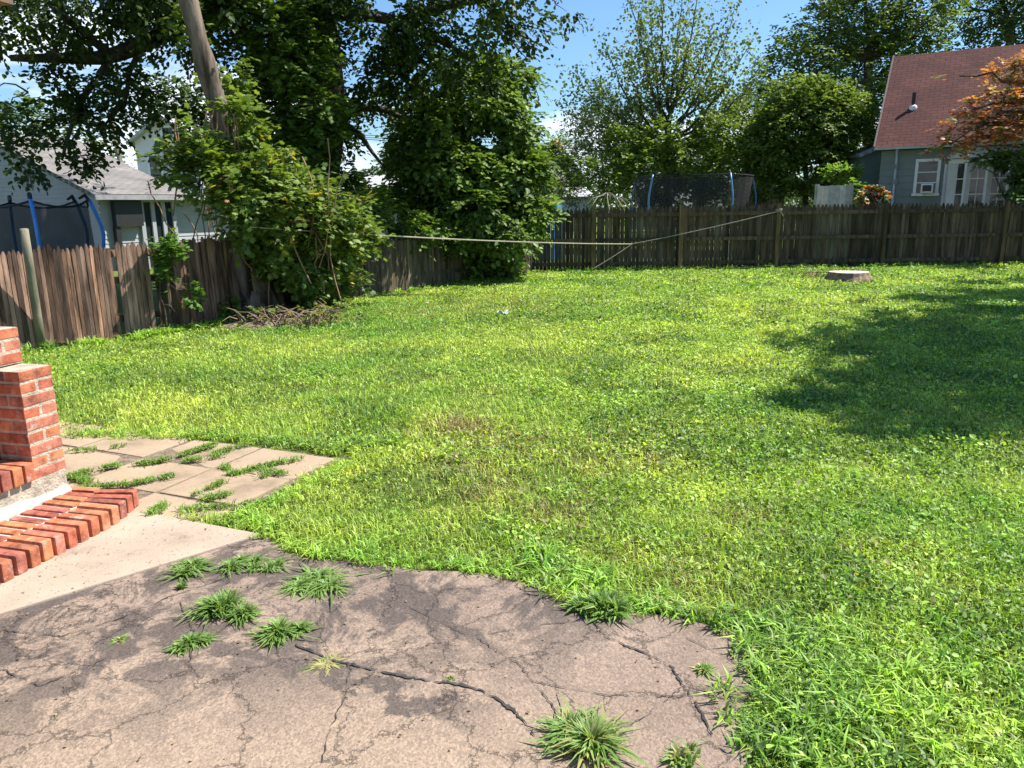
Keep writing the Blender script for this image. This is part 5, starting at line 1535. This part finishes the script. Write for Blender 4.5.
pos = np.repeat(cp_, per, 0) + rp_.normal(size=(m * per, 3)) * np.array([.15, .15, .20])
nrm = rp_.normal(size=pos.shape) + np.array([0, 0, .4]); t = (.6 * np.repeat(rp_.random(m), per) + .4 * rp_.random(m * per))[:, None]
tint = np.array([.07, .11, .03]) * (1 - t) + np.array([.24, .30, .085]) * t
leaves_mesh('crown', pos, nrm, .115 * (.7 + .6 * rp_.random(m * per)), tint, M_leaf, T_LEAF, pear, rp_)

# undergrowth between: each a shrub of its own
def shrub(label, px, py, Y, lobes_, ncl, per_, leaf_, cr_, cd_, cl_, seed, name='shrub', cat='shrub', th=.5, **kw):
    b_ = P(px, py, Y); b_.z = 0
    tz = P(lobes_[0][0], lobes_[0][1], lobes_[0][2])
    return make_tree(name, label, cat, b_, b_.lerp(tz, th) if th else tz, kw.pop('r0', .06), kw.pop('r1', .04), [lobe(*l_) for l_ in lobes_], ncl, per_, leaf_, cr_, cd_, cl_, seed=seed, group=kw.pop('group', None), **kw)
shrub('bright green climbing shrub above the large trampoline net', 650, 200, 28.2, [(640, 165, 28.3, .9, .8, .7), (690, 158, 28.6, 1.0, .8, .6), (600, 180, 28, .6, .6, .8), (735, 162, 28.4, .9, .7, .35), (660, 140, 28.6, .8, .8, .6), (620, 150, 28.6, .8, .7, .7), (760, 178, 28.2, .6, .5, .4), (720, 135, 29, .9, .8, .6)], 560, 14, .14, .18, (.07, .125, .022), (.25, .35, .06), 71)
shrub('dense brownish green conifer-like tree left of the upright tree', 608, 210, 31.5, [(600, 130, 31.5, 1.0, 1, 1.2), (580, 165, 31.3, .9, .9, .9), (620, 165, 31, .9, .9, .9), (600, 100, 32, .6, .6, .7), (640, 120, 32, .9, .9, .9), (575, 190, 31, .6, .6, .6), (575, 125, 32, .5, .5, .6)], 900, 13, .11, .16, (.03, .055, .018), (.10, .135, .045), 72, name='evergreen_tree', cat='tree', templ=T_NARROW, gap=.25)
shrub('yellow-green bush with pink blossoms beside the bushy tree', 553, 210, 34, [(550, 165, 34, .9, .8, .8), (560, 150, 34.5, .6, .6, .6), (540, 185, 33.5, .7, .7, .6), (565, 185, 34.5, .4, .4, .5)], 300, 13, .13, .17, (.08, .15, .03), (.22, .32, .07), 73, accent=[((.62, .42, .36), .08)])
shrub('dark hedge mass behind the plank fence and upright tree', 780, 210, 33, [(740, 130, 34, 1.6, 1, 1.2), (700, 170, 33.5, 1.3, 1, 1.0), (770, 170, 33, 1.2, 1, 1.2), (650, 180, 34, 1.5, 1, 1), (760, 110, 35, 1.2, 1, 1.2)], 900, 12, .15, .2, (.025, .055, .018), (.08, .13, .04), 74, name='hedge', cat='hedge')
# rounded tree next to the red-roofed house
shrub('rounded dense tree with yellow-green top just left of the red-roofed house', 808, 215, 27.5, [(805, 125, 27.5, 1.5, 1.4, 1.2), (835, 115, 27.6, 1.1, 1.2, .9), (780, 140, 27.4, 1.1, 1.2, 1.1), (810, 165, 27.2, 1.3, 1.2, .9), (800, 100, 27.8, 1.1, 1.1, .75), (848, 140, 27.5, .8, .9, .9), (765, 150, 28.2, .8, .8, 1.1), (770, 185, 27.6, .8, .6, .5), (835, 170, 27.6, .6, .6, .5)], 2300, 13, .12, .16, (.05, .10, .02), (.24, .32, .06), 75, name='rounded_tree', cat='tree', th=.7, r0=.12, r1=.08, shell=.6, gap=.18, gaps=.4)
shrub('small bright green shrub above the pale grey plank fence', 845, 210, 24.2, [(838, 178, 24.4, .42, .35, .36), (848, 172, 24.5, .32, .3, .32), (856, 192, 23.6, .2, .22, .4)], 130, 12, .10, .09, (.12, .24, .03), (.28, .42, .07), 76)
# flowering shrub: orange and white
shrub('orange and white flowering shrub peeking over the fence before green siding', 872, 212, 21.5, [(866, 199, 21.5, .2, .2, .16), (876, 197, 21.5, .22, .2, .18), (884, 196, 21.5, .12, .12, .16), (872, 190, 21.6, .26, .2, .07)], 130, 10, .07, .05, (.05, .08, .03), (.12, .16, .05), 77, name='flowering_shrub', accent=[((.75, .22, .06), .35), ((.75, .74, .72), .18)])
# big trees behind the red-roofed house
big = []
for (px, py, Y, rx, ry, rz) in ((800, 70, 44, 2.3, 2, 2), (830, 30, 45, 2.6, 2.4, 2), (870, 15, 45, 2.8, 2.4, 2.2), (860, 70, 45, 2.8, 2.4, 2.4), (915, 20, 45, 2.2, 2, 2), (780, 100, 44, 1.6, 1.6, 1.6), (860, 130, 45, 2.0, 2, 2.5), (820, 110, 45, 2.2, 2, 2), (900, 60, 46, 2.2, 2, 2), (860, -30, 46, 3, 3, 2), (930, -10, 46, 1.6, 2, 2), (885, 110, 46, 2, 2, 2)):
    big.append(lobe(px, py, Y, rx, ry, rz))
bb = P(868, 240, 45); bb.z = 0
make_tree('shade_tree', 'large leafy tree rising behind the left end of the red roof', 'tree', bb, P(868, 60, 45), .45, .22, big, 2700, 12, .19, .28, (.045, .085, .022), (.21, .28, .065), seed=81, ntwig=120, trad=.04, templ=T_LEAF, gap=.32, gaps=1.0, shell=.35)
big2 = [lobe(px, py, 48, rx, ry, rz) for (px, py, rx, ry, rz) in ((975, 10, 2, 2, 1.8), (1010, 20, 2.2, 2, 2), (1040, -10, 2.5, 2.5, 2.5), (985, -35, 2.5, 2, 2), (965, 45, 1, 1, 1.2), (1060, 30, 2, 2, 2.3), (1000, 60, 2, 2, 1.4))]
bb = P(1010, 240, 48); bb.z = 0
make_tree('shade_tree', 'leafy tree rising behind the right end of the red roof', 'tree', bb, P(1010, 20, 48), .4, .2, big2, 1050, 12, .19, .3, (.035, .075, .03), (.11, .18, .06), seed=82, ntwig=80, trad=.04, gap=.40, gaps=.9, shell=.3)
# trees at the far left behind the houses
lt_ = [lobe(62, 150, 50, 2.6, 2, 1.6), lobe(90, 158, 50, 1.6, 2, 1.0), lobe(30, 130, 50, 2, 2, 1.8)]
bb = P(60, 240, 50); bb.z = 0
make_tree('far_tree', 'mid-green tree rising behind the tan roof at far left', 'tree', bb, P(60, 160, 50), .3, .2, lt_, 420, 12, .24, .3, (.05, .09, .035), (.12, .18, .06), seed=83, ntwig=20)
lt_ = [lobe(150, 115, 55, 1.2, 2, 1.6), lobe(165, 100, 55, 1.4, 2, 1.8), lobe(185, 110, 55, 1.8, 2, 1.8), lobe(152, 138, 55, 1, 1, 1)]
bb = P(170, 240, 55); bb.z = 0
make_tree('far_tree', 'hazy green tree directly behind the pale two-storey house', 'tree', bb, P(165, 120, 55), .3, .2, lt_, 360, 12, .24, .3, (.06, .10, .05), (.14, .20, .08), seed=84, ntwig=20)
# screening trees further behind, so that no bare horizon shows through the gaps
for i, (px, py, Y, wv, lab) in enumerate(((410, 185, 50, 3.2, 'distant dark tree seen behind the pale-roofed garage'), (520, 170, 60, 3.0, 'distant tree behind the gap beside the bushy tree'), (700, 160, 50, 4.0, 'distant tree behind the upright tree'))):
    bb = P(px, 240, Y); bb.z = 0
    c = P(px, py, Y)
    make_tree('far_tree', lab, 'tree', bb, c, .3, .2, [(c.x, Y, c.z, wv, 2, 1.6), (c.x + wv * .7, Y, c.z - .6, wv * .7, 2, 1.3), (c.x - wv * .7, Y, c.z - .5, wv * .7, 2, 1.3)], 420, 11, .26, .35, (.035, .07, .03), (.09, .14, .05), seed=90 + i, ntwig=20, gap=.2)

rw = np.random.default_rng(101)
m = 5200
cx_ = rw.uniform(-75, 85, m); cy_ = rw.uniform(66, 76, m); hh_ = 2.6 + 2.2 * vnoise(cx_, cy_, 5.0, 2) + 1.2 * vnoise(cx_, cy_, 1.6, 3)
cz_ = hh_ * rw.random(m) ** .7
pos = np.repeat(np.stack([cx_, cy_, cz_], 1), 9, 0) + rw.normal(size=(m * 9, 3)) * .35
t = rw.random((m * 9, 1)); tint = np.array([.04, .075, .03]) * (1 - t) + np.array([.12, .17, .06]) * t
fw = leaves_mesh('far_woods', pos, rw.normal(size=pos.shape) + np.array([0, 0, .6]), .42 * rw.uniform(.6, 1.3, m * 9), tint, M_leaf, T_SMALL, None, rw)
tag(fw, 'far-off band of woods closing the gaps at the horizon', 'woods', kind='stuff')
# japanese maple at right: red and orange leaves, green shrub under it
mb_ = P(1062, 240, 21.30); mb_.z = 0
mp_l = [lobe(*q) for q in ((975, 130, 20.90, .9, .7, .35), (950, 145, 20.70, .4, .5, .3), (1000, 105, 21.10, .9, .8, .35), (1015, 125, 20.90, 1.0, .8, .4), (1015, 70, 21.30, .7, .7, .3), (1005, 90, 21.3, .5, .6, .2), (975, 110, 21.10, .5, .5, .15), (960, 76, 21.2, .32, .3, .06), (1050, 90, 21.50, 1.0, .8, .5), (1060, 130, 21.50, 1.2, 1, .5), (1045, 60, 21.60, .8, .8, .3))]
make_tree('japanese_maple', 'red and orange leaved maple overhanging the red-roofed house at right', 'tree', mb_, P(1055, 110, 21.3), .14, .09, mp_l, 520, 14, .10, .13, (.20, .07, .045), (.60, .26, .11), seed=85, ntwig=120, trad=.014, templ=T_LOBED, accent=[((.70, .27, .06), .16), ((.16, .25, .06), .20), ((.58, .36, .27), .12)], flat=.35, upw=1.2, gap=.42, gaps=.3)
shrub('green leafy shrub beneath the red maple in front of bow window', 1020, 210, 20.70, [(1015, 160, 20.9, .35, .35, .22), (1030, 180, 20.8, .4, .4, .5), (985, 158, 20.9, .45, .35, .10), (1012, 198, 20.6, .3, .3, .14), (1045, 170, 21, .5, .5, .6)], 330, 13, .10, .11, (.045, .09, .03), (.13, .22, .06), 86)

# tree standing outside the frame on the right: it throws the shadow on the lawn
SH = Vector((sun_dir.x / sun_dir.z, sun_dir.y / sun_dir.z, 0))
sh_l = []
for (gx, gy, h, rx, ry) in ((1010, 335, 8, 1.7, 1.5), (935, 345, 7.0, .9, .8), (880, 350, 6.6, .7, .32), (1010, 385, 7.2, .9, .6), (925, 378, 6.8, .8, .38), (850, 386, 6.4, .55, .2), (960, 398, 6.8, .6, .3), (1060, 300, 8.5, 3, 1.6), (1005, 283, 8.0, 1.3, .45), (1090, 420, 7.5, .9, .8), (955, 428, 6.6, .45, .14), (805, 404, 6.2, .35, .12), (1150, 350, 9, 4, 3.0), (1010, 430, 6.8, .45, .16), (945, 300, 7.6, .8, .3), (985, 312, 8, .9, .5), (870, 402, 6.5, .5, .13), (1010, 408, 6.9, .5, .2), (895, 428, 6.4, .3, .1), (850, 332, 6.8, .5, .14), (960, 268.5, 9, .9, .3)):
    p = G(gx, gy) + SH * h; sh_l.append((p.x, p.y, h, rx, ry, .45))
bs = Vector((sh_l[7][0] + 1.5, sh_l[7][1] + .5, 0))
make_tree('maple_tree', 'tall leafy tree outside right edge casting shade on the lawn', 'tree', bs, bs + Vector((0, 0, 7.5)), .35, .2, sh_l, 1500, 18, .15, .16, GD, GLt, seed=87, ntwig=50, gap=.42, gaps=.5, shell=.0)

print('total verts', sum(len(o.data.vertices) for o in bpy.data.objects if o.type == 'MESH'))
